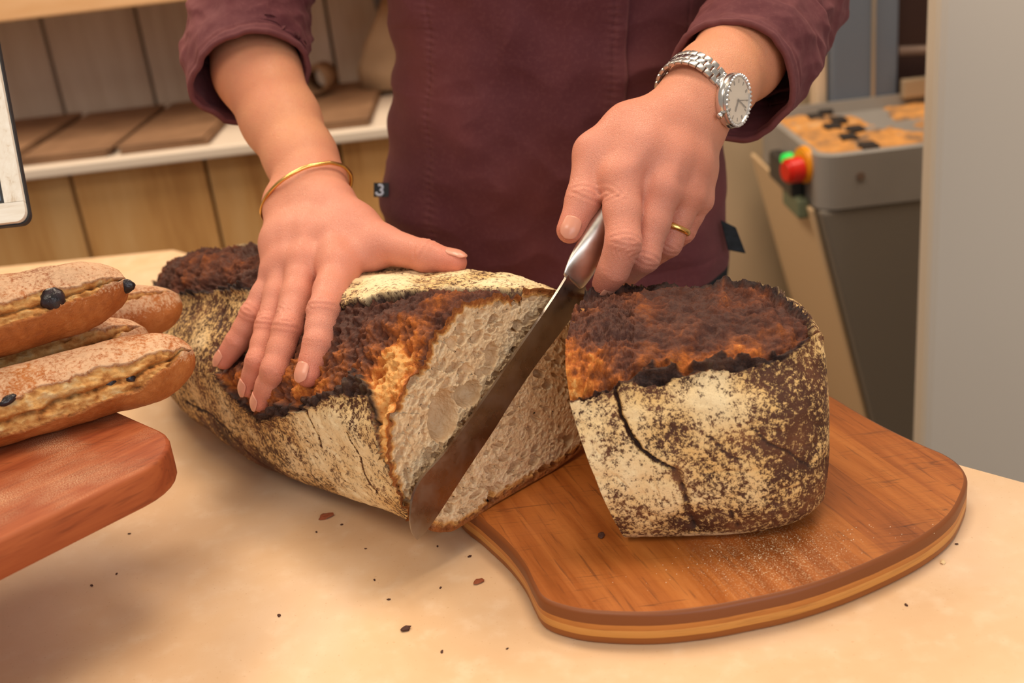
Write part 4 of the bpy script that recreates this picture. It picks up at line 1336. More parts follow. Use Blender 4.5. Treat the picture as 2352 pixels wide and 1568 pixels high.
hemm = np.exp(-((Pj[..., 2] - 0.072) / 0.002) ** 2); dispj -= 0.001 * hemm
Pj = Pj + NJ * (dispj[..., None] + 0.012)
# lower right side swings out to the vent

jk = mesh_obj('jacket', Pj.reshape(-1, 3), grid_faces(NZ, NA), m_maroon, person, attrs={'wear': wear.ravel()})
sdm = jk.modifiers.new('thick', 'SOLIDIFY'); sdm.thickness = 0.002; sdm.offset = -1


def sleeve(name, rings, n_len, seed, thick, parent, fold=0.004, hem=0.0, seamat=None, up=(0, 0, 1), bulge=0.0):
    """rings: (point, radius, squash). A tube of cloth through them."""
    P = np.array([r[0] for r in rings]); R = np.array([[r[1], r[2]] for r in rings])
    cl = spline(np.c_[P, R], n_len)
    c, rad, sq = cl[:, :3], cl[:, 3], cl[:, 4]
    t = np.gradient(c, axis=0); n = 200
    a = np.linspace(0, 2 * np.pi, n, endpoint=False)
    v = []; rad0 = rad.copy()
    ln = np.r_[0, np.cumsum(np.linalg.norm(np.diff(c, axis=0), axis=1))]
    for i in range(n_len):
        d, u, w = frame(t[i], up)
        v.append(c[i] + rad[i] * (np.cos(a)[:, None] * u * sq[i] + np.sin(a)[:, None] * w))
    v = np.array(v)
    N = grid_normals(v, False)
    if N[n_len // 2, 0] @ (v[n_len // 2, 0] - c[n_len // 2]) < 0: N = -N
    dsp = fold * fbm(v * 26 + seed, 3) + fold * 0.9 * ridged(np.stack([v[..., 0] * 16 + v[..., 2] * 18, v[..., 1] * 14, v[..., 2] * 22 - v[..., 0] * 10], -1) + seed, 2) * sstep(0, 0.05, ln)[:, None]
    wear = np.zeros(dsp.shape)
    for s in (seamat or []):
        g = np.exp(-((ln[:, None] - s - 0.002 * np.sin(a * 2)[None]) / 0.0011) ** 2); dsp -= 0.0012 * g; wear = np.maximum(wear, 0.5 * np.exp(-((ln[:, None] - s) / 0.003) ** 2))
    wear = np.maximum(wear, np.exp(-(ln[:, None] / 0.0022) ** 2) * 0.7)
    v = v + N * dsp[..., None]
    f = grid_faces(n_len, n)
    o = mesh_obj(name, v.reshape(-1, 3), f, m_maroon, parent, attrs={'wear': wear.ravel()})
    bm = bmesh.new(); bm.from_mesh(o.data); bmesh.ops.recalc_face_normals(bm, faces=list(bm.faces)); bm.to_mesh(o.data); bm.free()
    s_ = o.modifiers.new('thick', 'SOLIDIFY'); s_.thickness = thick; s_.offset = -1
    return o


# cuffs rolled up below the elbows: open ring first, then the sleeve to the shoulder
sleeve('sleeve', [(atd(568, 95, 1.010), .0485, 1), (atd(578, 30, 1.035), .0495, 1), (atd(582, -60, 1.075), .055, 1), (elA + [0.02, 0.02, 0.10], .066, 1), (shA + [-0.005, 0, -0.12], .072, 1), (shA + [0.02, 0, 0.0], .074, 1), (shA + [0.09, 0.0, 0.045], .055, 1)], 150, 4.1, .002, person, fold=.004, up=(0.3, -1, 0.2))
sleeve('sleeve_cuff', [(atd(578, 182, .983), .0530, .94), (atd(566, 148, .995), .0530, .94), (atd(567, 100, 1.008), .0525, .95), (atd(575, 45, 1.028), .0515, .97)], 60, 9.4, .0045, person, fold=.0035, seamat=[.009], up=(0.3, -1, 0.2))
sleeve('sleeve', [(atd(1738, 112, .893), .0450, 1), (atd(1775, 42, .925), .0450, 1), (atd(1822, -40, .965), .050, 1), (elB + [0.02, 0.03, 0.09], .062, 1), (shB + [0.03, 0, -0.12], .072, 1), (shB + [0.0, 0, 0.0], .074, 1), (shB + [-0.09, 0, 0.045], .055, 1)], 150, 2.7, .002, person, fold=.004, up=(0.2, -1, 0.2))
sleeve('sleeve_cuff', [(atd(1682, 184, .858), .0490, .96), (atd(1703, 158, .872), .0498, .96), (atd(1731, 118, .889), .0495, .98), (atd(1758, 72, .912), .0480, .98)], 60, 5.9, .0045, person, fold=.0035, seamat=[.009, .050], up=(0.2, -1, 0.2))

# collar, trousers, shoes, hair: mostly out of the picture
a = np.linspace(0, 2 * np.pi, 60, endpoint=False)
cv = np.array([[nk0 + [(.070 + .004 * k) * math.cos(t), (.066 + .004 * k) * math.sin(t), -0.005 + 0.02 * k] for t in a] for k in range(4)])
o = mesh_obj('collar', cv.reshape(-1, 3), grid_faces(4, 60), m_maroon, person, attrs={'wear': np.zeros(240)}); s_ = o.modifiers.new('thick', 'SOLIDIFY'); s_.thickness = .003
m_black = Mat('black_twill', 0.8, 0.3); m_black.col(m_black.ramp(m_black.noise(200, 3), [(0.3, lin(20, 24, 28)), (0.7, lin(34, 40, 46))])); m_black.bump(m_black.noise(300, 3), 0.3, 0.0008); m_black = m_black.m
T_ = Field((-0.08, 1.02, -0.90), (0.38, 1.40, 0.14), 0.006)
T_.cone((0.040, 1.150, 0.06), (0.110, 1.155, 0.06), .108, .108, .02, flat=.85, fdir=(0, 1, 0))
for sx in (-1, 1):
    hp = np.array([0.085 + 0.070 * sx, 1.220, 0.02])
    T_.cone(hp, hp + [0, 0, -0.45], .100, .082, .03); T_.cone(hp + [0, 0, -0.45], hp + [0, 0.01, -0.80], .082, .070, .01)
tv, tq = T_.mesh()
tv = tv + 0.004 * fbm(tv * 20, 2)[:, None] * np.array([1, 1, 0])
mesh_obj('trousers', tv, tq, m_black, person)
for sx in (-1, 1):
    hp = np.array([0.085 + 0.070 * sx, 1.220, 0.02])
    S_ = Field(hp + [-.06, -.2, -.945], hp + [.06, .08, -.84], .005)
    S_.cone(hp + [0, 0.02, -0.885], hp + [0, -0.13, -0.897], .042, .034, .02); S_.cone(hp + [0, 0.01, -0.86], hp + [0, .01, -.88], .046, .046, .02)
    sv_, sq_ = S_.mesh(); sv_[:, 2] = np.maximum(sv_[:, 2], -0.9195)
    mesh_obj('shoe', sv_, sq_, m_black, person)
HF = Field(hd + [-.13, -.13, -.13], hd + [.13, .17, .16], .005)
HF.cone(hd + [0, 0.035, 0.05], hd + [0, 0.055, 0.03], .090, .088, .02); HF.cone(hd + [0, 0.09, 0.02], hd + [0, 0.085, -0.05], .060, .045, .02)
HF.cone(hd + [0, -0.10, -0.03], hd + [0, -0.095, -0.05], .072, .070, .01, carve=True)
hv, hq = HF.mesh()
mesh_obj('hair', hv + 0.004 * ridged(hv * 40, 2)[:, None] * np.array([1, 1, .2]) * .5, hq, plain('dark_brown_hair', lin(54, 36, 26), 0.5), person)

# small black label sewn into the side seam, with a white sign on it
TL = atd(872, 436, 1.085)
lx, lz = CR[:, 0], -CR[:, 1]
bm = bmesh.new()
pts = [TL + lx * (sx * .0056) + lz * (sz * .0068) for sx, sz in ((-1, -1), (1.6, -1), (1.6, 1), (-1, 1))]
bm = hex_bm([p + VIEW * .0006 for p in pts] + [p - VIEW * .0006 for p in pts])
lab = bm_obj('seam_label', bm, plain('label_black', lin(24, 26, 32), 0.6), jk)
lab['label'] = 'small black label with a white sign'
g_ = [(-.2, .62), (.25, .66), (.5, .35), (.30, .02), (.02, -.02), (.35, -.12), (.52, -.42), (.2, -.72), (-.35, -.66), (-.55, -.35)]
gl_ = spline([TL + lx * (x * .0060) + lz * (y * .0068) - VIEW * .0011 for x, y in g_], 40)
v, f = tube(gl_, .0013, 8)
mesh_obj('label_sign', v, f, plain('label_white', lin(214, 222, 236), 0.6), jk)
# dark tab at the vent on the other side
pts = [atd(x, y, 1.075) for x, y in ((1655, 505), (1690, 522), (1713, 582), (1672, 574))]
bm = hex_bm([p + VIEW * .0012 for p in pts] + [p - VIEW * .0012 for p in pts], 0.0008)
bm_obj('vent_tab', bm, m_black, jk)

# ------------------------------------------------------------------ bangle, watch, ring
m_gold = plain('polished_gold', lin(240, 190, 112), 0.25, 1.0)
m_steel = plain('polished_steel', lin(222, 220, 218), 0.2, 1.0)
m_steel_s = plain('satin_steel', lin(200, 198, 196), 0.34, 1.0)


def ring_points(c, ax, ux, ra, rb, n=72):
    ax = ax / np.linalg.norm(ax); ux = ux - ax * ax.dot(ux); ux /= np.linalg.norm(ux); w = np.cross(ax, ux)
    a = np.linspace(0, 2 * np.pi, n, endpoint=False)
    return c + ra * np.cos(a)[:, None] * ux + rb * np.sin(a)[:, None] * w, ux, w


wa = J(*A_arm[0])[0]; wdir = J(*A_arm[0])[0] - J(*A_arm[2])[0]
# the bangle hangs a little askew round the wrist
bux = CR[:, 0] * 0.86 + lz * 0.51; bw = upA - bux * bux.dot(upA); bw /= np.linalg.norm(bw); bdir = np.cross(bux, bw)
bc = atd(705, 450, .919)
a = np.linspace(0, 2 * np.pi, 72, endpoint=False)
rp = bc + .0395 * np.cos(a)[:, None] * bux + .0310 * np.sin(a)[:, None] * bw
rp = rp + 0.0006 * fbm(rp * 60, 2)[:, None]
v, f = tube(rp, .0016, 12, closed=True, up=bdir)
bg_ = mesh_obj('bangle', v, f, m_gold)
tag(bg_, 'thin gold bangle round the wrist of the hand on the loaf', 'bracelet')
p, r = chain_of(B_fing[2])
rc = p[0] * 0.30 + p[1] * 0.70
rp, _, _ = ring_points(rc, p[1] - p[0], VIEW, .0118, .0118, 48)
v, f = tube(rp, .0013, 10, closed=True, up=p[1] - p[0], flat=1.6)
rg_ = mesh_obj('finger_ring', v, f, m_gold); tag(rg_, 'plain gold ring on a finger of the knife hand', 'ring')

# watch: bracelet links round the wrist, case on the far side
watch = empty('wristwatch', tuple(atd(1610, 232, .820)))
tag(watch, 'silver wristwatch with a steel link bracelet and pale dial, stones round bezel', 'watch')
wc = atd(1591, 237, .8150); waxis = J(*B_arm[1])[0] - J(*B_arm[0])[0]; waxis /= np.linalg.norm(waxis)
dc = atd(1660, 226, .806)                                         # middle of the dial
vdir = dc - wc; vdir -= waxis * vdir.dot(waxis); vdir /= np.linalg.norm(vdir)
wside = np.cross(waxis, vdir)
RA, RB = .0330, .0262


def wpt(a, off=0.0): return wc + waxis * 0.004 + vdir * (RB + off) * math.cos(a) + wside * (RA + off) * math.sin(a)


def link_bm(a, w, ln, th, shift):
    c = wpt(a, 0.0012); c2 = wpt(a + 0.02, 0.0012); td = (c2 - c) / np.linalg.norm(c2 - c); nd = np.cross(waxis, td); nd = nd if nd.dot(c - wc) > 0 else -nd
    bm = box_bm(0, 0, 0, w, ln, th, th * 0.35, 2)
    mt = Matrix(((waxis[0], td[0], nd[0], 0), (waxis[1], td[1], nd[1], 0), (waxis[2], td[2], nd[2], 0), (0, 0, 0, 1)))
    bmesh.ops.transform(bm, matrix=mt, verts=bm.verts)
    bmesh.ops.translate(bm, verts=bm.verts, vec=tuple(c + waxis * shift))
    return bm


nl = 26
for k in range(nl):
    a = 0.50 + (2 * math.pi - 1.0) * (k + 0.5) / nl
    for sh, w, mt_, ph in ((-.0058, .0052, m_steel_s, 0), (0.0, .0060, m_steel, .5), (.0058, .0052, m_steel_s, 0)):
        aa = a + (2 * math.pi - 1.0) / nl * ph
        rooted(watch, bm_obj('bracelet_link', link_bm(aa, w, .0056, .0028, sh), mt_, angle=0.7))


def wdisc(name, prof, mat, seg=56, h0_=0.0, parent=None, caps=True):
    """turned part: profile of (radius, height over the wrist)"""
    a = np.linspace(0, 2 * np.pi, seg, endpoint=False)
    o_ = wpt(0, 0.0) + vdir * h0_
    v = np.array([[o_ + vdir * h + r_ * (math.cos(t) * waxis + math.sin(t) * wside) for t in a] for r_, h in prof])
    f = [tuple(x) for x in grid_faces(len(prof), seg)] + ([tuple((len(prof) - 1) * seg + k for k in range(seg)), tuple(range(seg))[::-1]] if caps else [])
    o = mesh_obj(name, v.reshape(-1, 3), f, mat)
    bm = bmesh.new(); bm.from_mesh(o.data); bmesh.ops.recalc_face_normals(bm, faces=list(bm.faces)); bm.to_mesh(o.data); bm.free()
    o.data.set_sharp_from_angle(angle=0.6)
    if parent is None: rooted(watch, o)
    else: o.parent = parent; o.matrix_parent_inverse = parent.matrix_world.inverted()
    return o


case = wdisc('case', [(.0162, -.001), (.0188, .0012), (.0196, .004), (.0190, .0062), (.0180, .0068)], m_steel)
wdisc('bezel', [(.0181, .0066), (.0188, .0070), (.0188, .0084), (.0179, .0090), (.0163, .0090), (.0158, .0080)], m_steel, caps=False)
mdl = Mat('pearl_dial', 0.35); mdl.col(lin(226, 210, 186)); mdl = mdl.m
dial = wdisc('dial', [(.0158, .0074), (.0158, .0080)], mdl)
o_ = wpt(0, 0.0)
m_ind = plain('dial_marks', lin(150, 136, 118), 0.3, 0.6)


def dial_bar(name, ang, r0, r1, w, h):
    ca, sa = math.cos(ang), math.sin(ang)
    d = waxis * ca + wside * sa; s = -waxis * sa + wside * ca
    ps = [o_ + vdir * (h + z) + d * r + s * (w * k) for z in (0, .0003) for r, k in ((r0, -.5), (r1, -.5), (r1, .5), (r0, .5))]
    rooted(watch, bm_obj(name, hex_bm(ps), m_ind))


for k in range(12): dial_bar('hour_mark', k * math.pi / 6, .0120, .0146, .0009 if k % 3 else .0016, .0080)
dial_bar('hour_hand', 2.55, -.001, .0084, .0015, .0083); dial_bar('minute_hand', 0.95, -.0015, .0122, .0010, .0087); dial_bar('second_hand', 0.5, -.003, .0134, .0005, .0091)
glass = Mat('watch_glass', 0.02, 0.5); glass.col((1, 1, 1, 1)); glass.set(Alpha=0.10); glass = glass.m
wdisc('crystal', [(.0160, .0094), (.0160, .0098), (.0145, .0101)], glass)
m_stone = Mat('clear_stone', 0.05, 0.8); m_stone.col(lin(240, 238, 236)); m_stone.set(Metallic=0.6); m_stone = m_stone.m
stone_me = None
for k in range(36):
    a = 2 * math.pi * k / 36
    c = o_ + vdir * .0090 + .0175 * (math.cos(a) * waxis + math.sin(a) * wside)
    if stone_me is None:
        bm = bmesh.new(); bmesh.ops.create_icosphere(bm, subdivisions=1, radius=.0011)
        so = bm_obj('bezel_stone', bm, m_stone); stone_me = so.data
    else:
        so = bpy.data.objects.new('bezel_stone', stone_me); COL.objects.link(so)
    so.location = tuple(c - np.array(watch.location)); so.parent = watch
# lugs between case and bracelet, crown
for sgn in (1, -1):
    for sh in (-.0055, .0055):
        a0 = sgn * .33; pts = [wpt(0) + wside * sgn * .015 + waxis * sh + vdir * .0045, wpt(sgn * .42, .003) + waxis * sh, wpt(sgn * .56, .0018) + waxis * sh * .9]
        v, f = tube(spline(pts, 10), np.linspace(.0030, .0020, 10), 10); o = mesh_obj('lug', v, f, m_steel); rooted(watch, o)
v, f = tube([o_ + waxis * .0190 * -1 + vdir * .0042, o_ - waxis * .0225 + vdir * .0042], .0022, 14); o = mesh_obj('crown', v, f, m_steel); rooted(watch, o)
# ------------------------------------------------------------------ raised board with olive baguettes
LZ = 0.120; LT = 0.024
c0_ = atz(380, 1030, LZ); f0 = atz(0, 1240, LZ); f1 = atz(320, 1085, LZ); r0_ = atz(372, 1012, LZ); r1_ = atz(308, 966, LZ)
e1 = (f0 - f1)[:2]; e1 /= np.linalg.norm(e1)               # along the front edge, to the left
e2 = np.array([-e1[1], e1[0]]); e2 = e2 if e2[1] > 0 else -e2
print('left board', e1, e2, 'end dir', (r1_ - r0_)[:2] / np.linalg.norm(r1_ - r0_))
fr = f1[:2]
# corner where front edge and right end would meet
cr_ = fr - e1 * 0.040
WB, LB, RC = 0.235, 0.46, 0.042


def rounded(c, e1, e2, L, W, r, n=9):
    out = []
    for (cx, cy), a0 in (((r, r), math.pi), ((L - r, r), 1.5 * math.pi), ((L - r, W - r), 0), ((r, W - r), 0.5 * math.pi)):
        for k in range(n):
            a = a0 + 0.5 * math.pi * k / (n - 1)
            x, y = cx + r * math.cos(a), cy + r * math.sin(a)
            out.append(c + e1 * x + e2 * y)
    return np.array(out)


ol2 = rounded(cr_, e1, e2, LB, WB, RC)
q = Mat('cherry_board', 0.6, 0.35)
an = math.atan2(e1[1], e1[0])
vec = q.coord('Object', rot=(0, 0, -an))
mpp = q.n('ShaderNodeMapping'); q.put(mpp.inputs[0], vec); mpp.inputs['Scale'].default_value = (6, 60, 60)
gr = q.noise(1.0, 5, 0.62, mpp.outputs[0], 0.8)
mp2 = q.n('ShaderNodeMapping'); q.put(mp2.inputs[0], vec); mp2.inputs['Scale'].default_value = (30, 500, 300)
pr_ = q.noise(1.0, 2, 0.5, mp2.outputs[0])
c = q.ramp(gr, [(0.3, lin(124, 56, 28)), (0.5, lin(152, 74, 38)), (0.7, lin(172, 92, 50))])
c = q.mix(q.math('MULTIPLY', q.rng(pr_, 0.54, 0.70), 0.42), c, lin(104, 46, 24))
ge = q.n('ShaderNodeNewGeometry'); sx_ = q.n('ShaderNodeSeparateXYZ'); q.put(sx_.inputs[0], ge.outputs['Normal'])
c = q.mix(q.rng(sx_.outputs[2], 0.8, 0.95), c, scratches(q, c, (0.2, 1.3, 2.2), 150, 0.012, 0.6))
du = q.math('MULTIPLY', q.rng(q.noise(16, 3, 0.5), 0.42, 0.7), q.rng(q.noise(1300, 2, 0.6), 0.44, 0.62))
c = q.mix(q.math('MULTIPLY', q.math('MULTIPLY', du, q.rng(sx_.outputs[2], 0.8, 0.95)), 0.8), c, lin(226, 190, 150))
q.col(c); q.bump(pr_, 0.3, 0.0004)
m_cherry = q.m
rb_ = empty('serving_board', tuple(np.r_[cr_ + e1 * .2 + e2 * .1, LZ - LT]))
tag(rb_, 'reddish wooden board with a rounded corner, raised above the counter under the baguettes', 'board')
slab_objs(rb_, ol2, LZ - LT, LZ, m_cherry, m_cherry)
# the block it stands on, out of the picture to the left
bm = bmesh.new()
pc = cr_ + e1 * 0.30 + e2 * 0.12
pts = [pc + e1 * (.10 * a) + e2 * (.085 * b) for a, b in ((-1, -1), (1, -1), (1, 1), (-1, 1))]
st = bm_obj('board_stand', hex_bm([np.r_[p, 0.0] for p in pts] + [np.r_[p, LZ - LT] for p in pts], 0.004), m_cherry)
tag(st, 'wooden block under the raised baguette board at the left', 'stand')

# ---- baguettes
q = Mat('baguette_crust', 0.6, 0.35)
co = q.coord()
fine = q.noise(520, 3, 0.65, co); mid = q.noise(190, 6, 0.75, co, 0.5); big = q.noise(28, 3, 0.5, co)
base = q.ramp(q.math('ADD', q.math('MULTIPLY', big, 0.6), q.math('MULTIPLY', mid, 0.4)), [(0.3, lin(140, 72, 30)), (0.5, lin(176, 102, 46)), (0.7, lin(204, 134, 74))])
fl = q.attr('flour')
sp = q.math('ADD', q.math('MULTIPLY', mid, 0.55), q.math('MULTIPLY', fine, 0.45))
dust = q.math('MULTIPLY', q.rng(q.math('SUBTRACT', sp, q.rng(fl, 0, 1, 0.72, 0.42, smooth=False)), -0.09, 0.10), 0.80)
base = q.mix(dust, base, lin(226, 190, 154))
crk = q.voro(60, q.coord('Object', scale=(1, 1, 1)), 'DISTANCE_TO_EDGE')
base = q.mix(q.math('MULTIPLY', q.rng(crk, 0.0, 0.012, 1, 0), q.math('MULTIPLY', fl, 0.0)), base, lin(160, 92, 50))
torn = q.ramp(q.math('ADD', q.attr('gold'), q.math('MULTIPLY', q.math('SUBTRACT', mid, 0.5), 0.9)), [(0.1, lin(120, 74, 34)), (0.4, lin(190, 126, 62)), (0.7, lin(220, 168, 100)), (1.0, lin(226, 196, 144))])
base = q.mix(q.attr('burst'), base, torn)
base = q.mix(q.math('MULTIPLY', q.attr('char'), 0.6), base, lin(84, 62, 34))
q.col(base); q.bump(q.math('ADD', mid, q.math('MULTIPLY', fine, 0.4)), 0.8, 0.0016)
m_bag = q.m
q = Mat('black_olive', 0.3, 0.5); q.col(q.ramp(q.noise(200, 3), [(0.35, lin(18, 14, 18)), (0.7, lin(52, 40, 46))])); q.bump(q.noise(260, 3), 0.5, 0.0012); m_olive = q.m


def baguette(pa, pb, R, label, seed, wsplit, olives, n=260, m_=220, squash=.92, sag=0.0, splits=1):
    """pa: the rounded end in view, pb: a point on the axis further on"""
    pa = np.asarray(pa); ax = pb - pa; ax /= np.linalg.norm(ax)
    L = 0.42
    root = empty('baguette', tuple(pa + ax * L / 2 - np.array([0, 0, R * squash])))
    tag(root, label, 'baguette', 'olive baguettes on the raised board')
    t = np.linspace(0, 1, n)
    s = np.where(t < .25, .07 * (1 - np.sqrt(np.maximum(0, 1 - (t / .25) ** 2))) if False else .07 * (t / .25) ** 1.9, .07 + (L - .07) * (t - .25) / .75)
    u = np.clip(np.minimum(s, L - s) / .052, 0, 1)
    rr = R * np.maximum(1 - (1 - u) ** 2.3, 1e-4) ** (1 / 2.0)
    side = np.cross(ax, [0, 0, 1.0]); side /= np.linalg.norm(side)
    if side @ (CPOS - pa) < 0: side = -side            # towards the photographer
    upv = np.cross(side, ax); upv = upv if upv[2] > 0 else -upv
    a = np.linspace(0, 2 * np.pi, m_, endpoint=False)  # 0 faces the photographer, going up
    wobble = 1 + 0.05 * np.sin(s * 21 + seed) + 0.03 * np.sin(s * 47 + seed * 2)
    P = pa + s[:, None, None] * ax + (rr * wobble)[:, None, None] * (np.cos(a)[None, :, None] * side + squash * np.sin(a)[None, :, None] * upv) + np.array([0, 0, 1.0]) * (sag * np.sin(s * 9))[:, None, None]
    N = grid_normals(P, False)
    if N[n // 2, 0] @ side < 0: N = -N
    S = np.repeat(s[:, None], m_, 1)
    av = np.where(a > np.pi, a - 2 * np.pi, a); Wd = np.repeat((av * R)[None], n, 0)
    P3 = P + seed * 3.7
    n1 = fbm(P3 * 70, 4); n2 = fbm(P3 * 230, 3); n3 = fbm(P3 * 25, 3)
    disp = 0.0012 * n3 + 0.0005 * n1; burst = np.zeros(S.shape); gold = np.zeros(S.shape); char = np.zeros(S.shape)
    for (ss, lo, hi) in wsplit:
        l = np.interp(S, ss, lo) + .003 * n1 + .0012 * n2; h = np.interp(S, ss, hi) + .003 * fbm(P3 * 55 + 4, 3) + .0010 * n2
        ins = np.minimum(Wd - l, h - Wd); m2 = sstep(-.0004, .0009, ins)
        tt = np.clip((Wd - l) / np.maximum(h - l, 1e-4), 0, 1)
        crev = np.exp(-((tt - .42 - .18 * n3) / .11) ** 2)
        disp = disp * (1 - m2) + m2 * (-.0022 - .0040 * crev + .0016 * ridged(P3 * 90, 3) + .0012 * n2) + .0016 * (1 - m2) * np.exp(-np.clip(-ins, 0, 1) / .004)
        burst = np.maximum(burst, m2); gold = np.where(m2 > .5, .62 + .35 * n1 + .25 * n2 - .25 * crev, gold); char = np.maximum(char, m2 * crev * sstep(-.1, .5, n1))
    flour = np.clip(sstep(-.004, .016, Wd - .004 * n3) * sstep(2.9 * R, 2.3 * R, Wd) * (.74 + .30 * n3) + .12, 0, 1)
    P = P + N * (disp * sstep(0, .004, S))[..., None]
    f = grid_faces(n, m_)
    o = mesh_obj('crust', P.reshape(-1, 3), f, m_bag, attrs=dict(flour=flour.ravel(), burst=burst.ravel(), gold=np.clip(gold, 0, 1).ravel(), char=char.ravel()))
    bm = bmesh.new(); bm.from_mesh(o.data); bmesh.ops.recalc_face_normals(bm, faces=list(bm.faces)); bm.to_mesh(o.data); bm.free()
    rooted(root, o)
    for (so, wo, la, lb, rot_) in olives:
        i = int(np.argmin(np.abs(s - so))); j = int(np.argmin(np.abs(av - wo / R)))
        c = P[i, j]; nn = N[i, j]; tdir = ax * math.cos(rot_) + np.cross(nn, ax) * math.sin(rot_); bd = np.cross(nn, tdir)
        bm = bmesh.new(); bmesh.ops.create_icosphere(bm, subdivisions=3, radius=1.0)
        for v in bm.verts:
            k = np.array(v.co); k = k * (1 + .12 * perlin(k * 2.1 + so * 50))
            v.co = Vector(c - nn * .0012 + tdir * (k[0] * la) + bd * (k[1] * lb) + nn * (k[2] * lb * .75))
        rooted(root, bm_obj('olive', bm, m_olive, smooth=True))
    return root


RBG = .0262
zc = LZ + RBG * .92
b1a, b1b = atz(446, 812, zc), atz(0, 938, zc)
dF = (b1b - b1a); dF /= np.linalg.norm(dF); bk = np.array([dF[1], -dF[0], 0]); bk = bk if bk[1] > 0 else -bk
baguette(b1a, b1b, RBG, 'front olive baguette with a long open split, over the raised board edge', 1.0,
         [([0, .022, .05, .12, .2, .3, .45], [.02, .006, -.004, -.010, -.012, -.012, -.012], [.02, .017, .018, .014, .008, .006, .006])],
         [(.060, .006, .0048, .0036, .2), (.047, .005, .0036, .0055, .4), (.122, .014, .0062, .0030, .3), (.172, .001, .0080, .0042, .25), (.182, -.018, .0110, .0048, .2)], sag=0.0)
mA = b1a + bk * .060 + dF * .018
baguette(mA, mA + dF, RBG * .97, 'floury olive baguette lying behind the front one, mostly hidden', 2.3,
         [([0, .03, .08, .3, .45], [.03, .012, .006, .004, .004], [.03, .026, .026, .024, .024])], [(.150, .020, .011, .006, .2)])
kA = b1a + bk * .118 - dF * .020
baguette(kA, kA + dF, RBG * .95, 'rearmost olive baguette of the pile, only its rounded end showing', 3.1,
         [([0, .05, .1, .3, .45], [.03, .018, .012, .010, .010], [.03, .028, .03, .03, .03])], [])
tz = zc + .049
t_a = atz(293, 652, tz)
baguette(t_a, t_a + dF * 1.0, RBG * 1.10, 'olive baguette on top of the pile, with two big olives at its end', 4.6,
         [([0, .02, .05, .12, .2, .3, .45], [.02, .010, .004, .000, -.004, -.006, -.006], [.02, .018, .018, .016, .010, .008, .008])],
         [(.004, .006, .0050, .0085, .1), (.052, .012, .0085, .0080, .3), (.150, .022, .010, .0048, .1)])

# ------------------------------------------------------------------ chalkboard sign, its corner in the picture
SO = atd(67, 509, .70); sxv = atd(-33, 520, .70) - SO; syv = atd(48.5, 409, .705) - SO
snv = np.cross(sxv, syv); snv /= np.linalg.norm(snv); snv = snv if snv @ (CPOS - SO) > 0 else -snv
U = lambda x, y, z=0.0: SO + sxv * (x / 100) + syv * (y / 100) + snv * z     # in hundredths of the photo's pixels at that place
sign = empty('chalkboard_sign', tuple(np.r_[U(560, 0)[:2], 0.0]))
tag(sign, 'small chalkboard sign in a whitewashed wooden frame, at the left edge', 'sign')
q = Mat('whitewashed_frame', 0.65, 0.4)
gn = q.noise(1.0, 4, 0.6, q.coord('Object', scale=(260, 260, 30)), 0.4)
q.col(q.ramp(gn, [(0.3, lin(206, 190, 168)), (0.42, lin(226, 218, 204)), (0.7, lin(236, 232, 222))])); q.bump(gn, 0.3, 0.0005); m_frame = q.m
q = Mat('whitewashed_frame_level', 0.65, 0.4)
gn = q.noise(1.0, 4, 0.6, q.coord('Object', scale=(30, 260, 260)), 0.4)
q.col(q.ramp(gn, [(0.3, lin(206, 190, 168)), (0.42, lin(226, 218, 204)), (0.7, lin(236, 232, 222))])); q.bump(gn, 0.3, 0.0005); m_frame2 = q.m
SWW, SHH, FW, RR = 640, 460, 44, 26


def poly_plate(name, pts2, z0, z1, mat):
    n = len(pts2); v = [U(x, y, z0) for x, y in pts2] + [U(x, y, z1) for x, y in pts2]
    f = [tuple(range(n)), tuple(range(2 * n - 1, n - 1, -1))] + [(k, n + k, n + (k + 1) % n, (k + 1) % n) for k in range(n)]
    o = mesh_obj(name, v, f, mat, smooth=False)
    bm = bmesh.new(); bm.from_mesh(o.data); bmesh.ops.recalc_face_normals(bm, faces=list(bm.faces)); bm.to_mesh(o.data); bm.free()
    return rooted(sign, o)


def arcp(cx, cy, r, a0, a1, n=8): return [(cx + r * math.cos(a0 + (a1 - a0) * k / (n - 1)), cy + r * math.sin(a0 + (a1 - a0) * k / (n - 1))) for k in range(n)]


full = arcp(RR, RR, RR, math.pi, 1.5 * math.pi) + arcp(SWW - RR, RR, RR, 1.5 * math.pi, 2 * math.pi) + arcp(SWW - RR, SHH - RR, RR, 0, .5 * math.pi) + arcp(RR, SHH - RR, RR, .5 * math.pi, math.pi)
m_blk = plain('sign_backing_black', lin(38, 40, 44), 0.6)
poly_plate('backing', [(x + (x - SWW / 2) / SWW * 7, y + (y - SHH / 2) / SHH * 7) for x, y in full], -.0045, -.0006, m_blk)
poly_plate('frame_rail', arcp(RR, RR, RR, math.pi, 1.5 * math.pi) + arcp(SWW - RR, RR, RR, 1.5 * math.pi, 2 * math.pi) + [(SWW, FW), (0, FW)], -.0005, .0030, m_frame2)
poly_plate('frame_rail', [(0, SHH - FW), (SWW, SHH - FW)] + arcp(SWW - RR, SHH - RR, RR, 0, .5 * math.pi) + arcp(RR, SHH - RR, RR, .5 * math.pi, math.pi), -.0005, .0030, m_frame2)
poly_plate('frame_rail', [(0, FW + 1), (FW, FW + 1), (FW, SHH - FW - 1), (0, SHH - FW - 1)], -.0005, .0029, m_frame)
poly_plate('frame_rail', [(SWW - FW, FW + 1), (SWW, FW + 1), (SWW, SHH - FW - 1), (SWW - FW, SHH - FW - 1)], -.0005, .0029, m_frame)
q = Mat('chalkboard_slate', 0.5, 0.4)
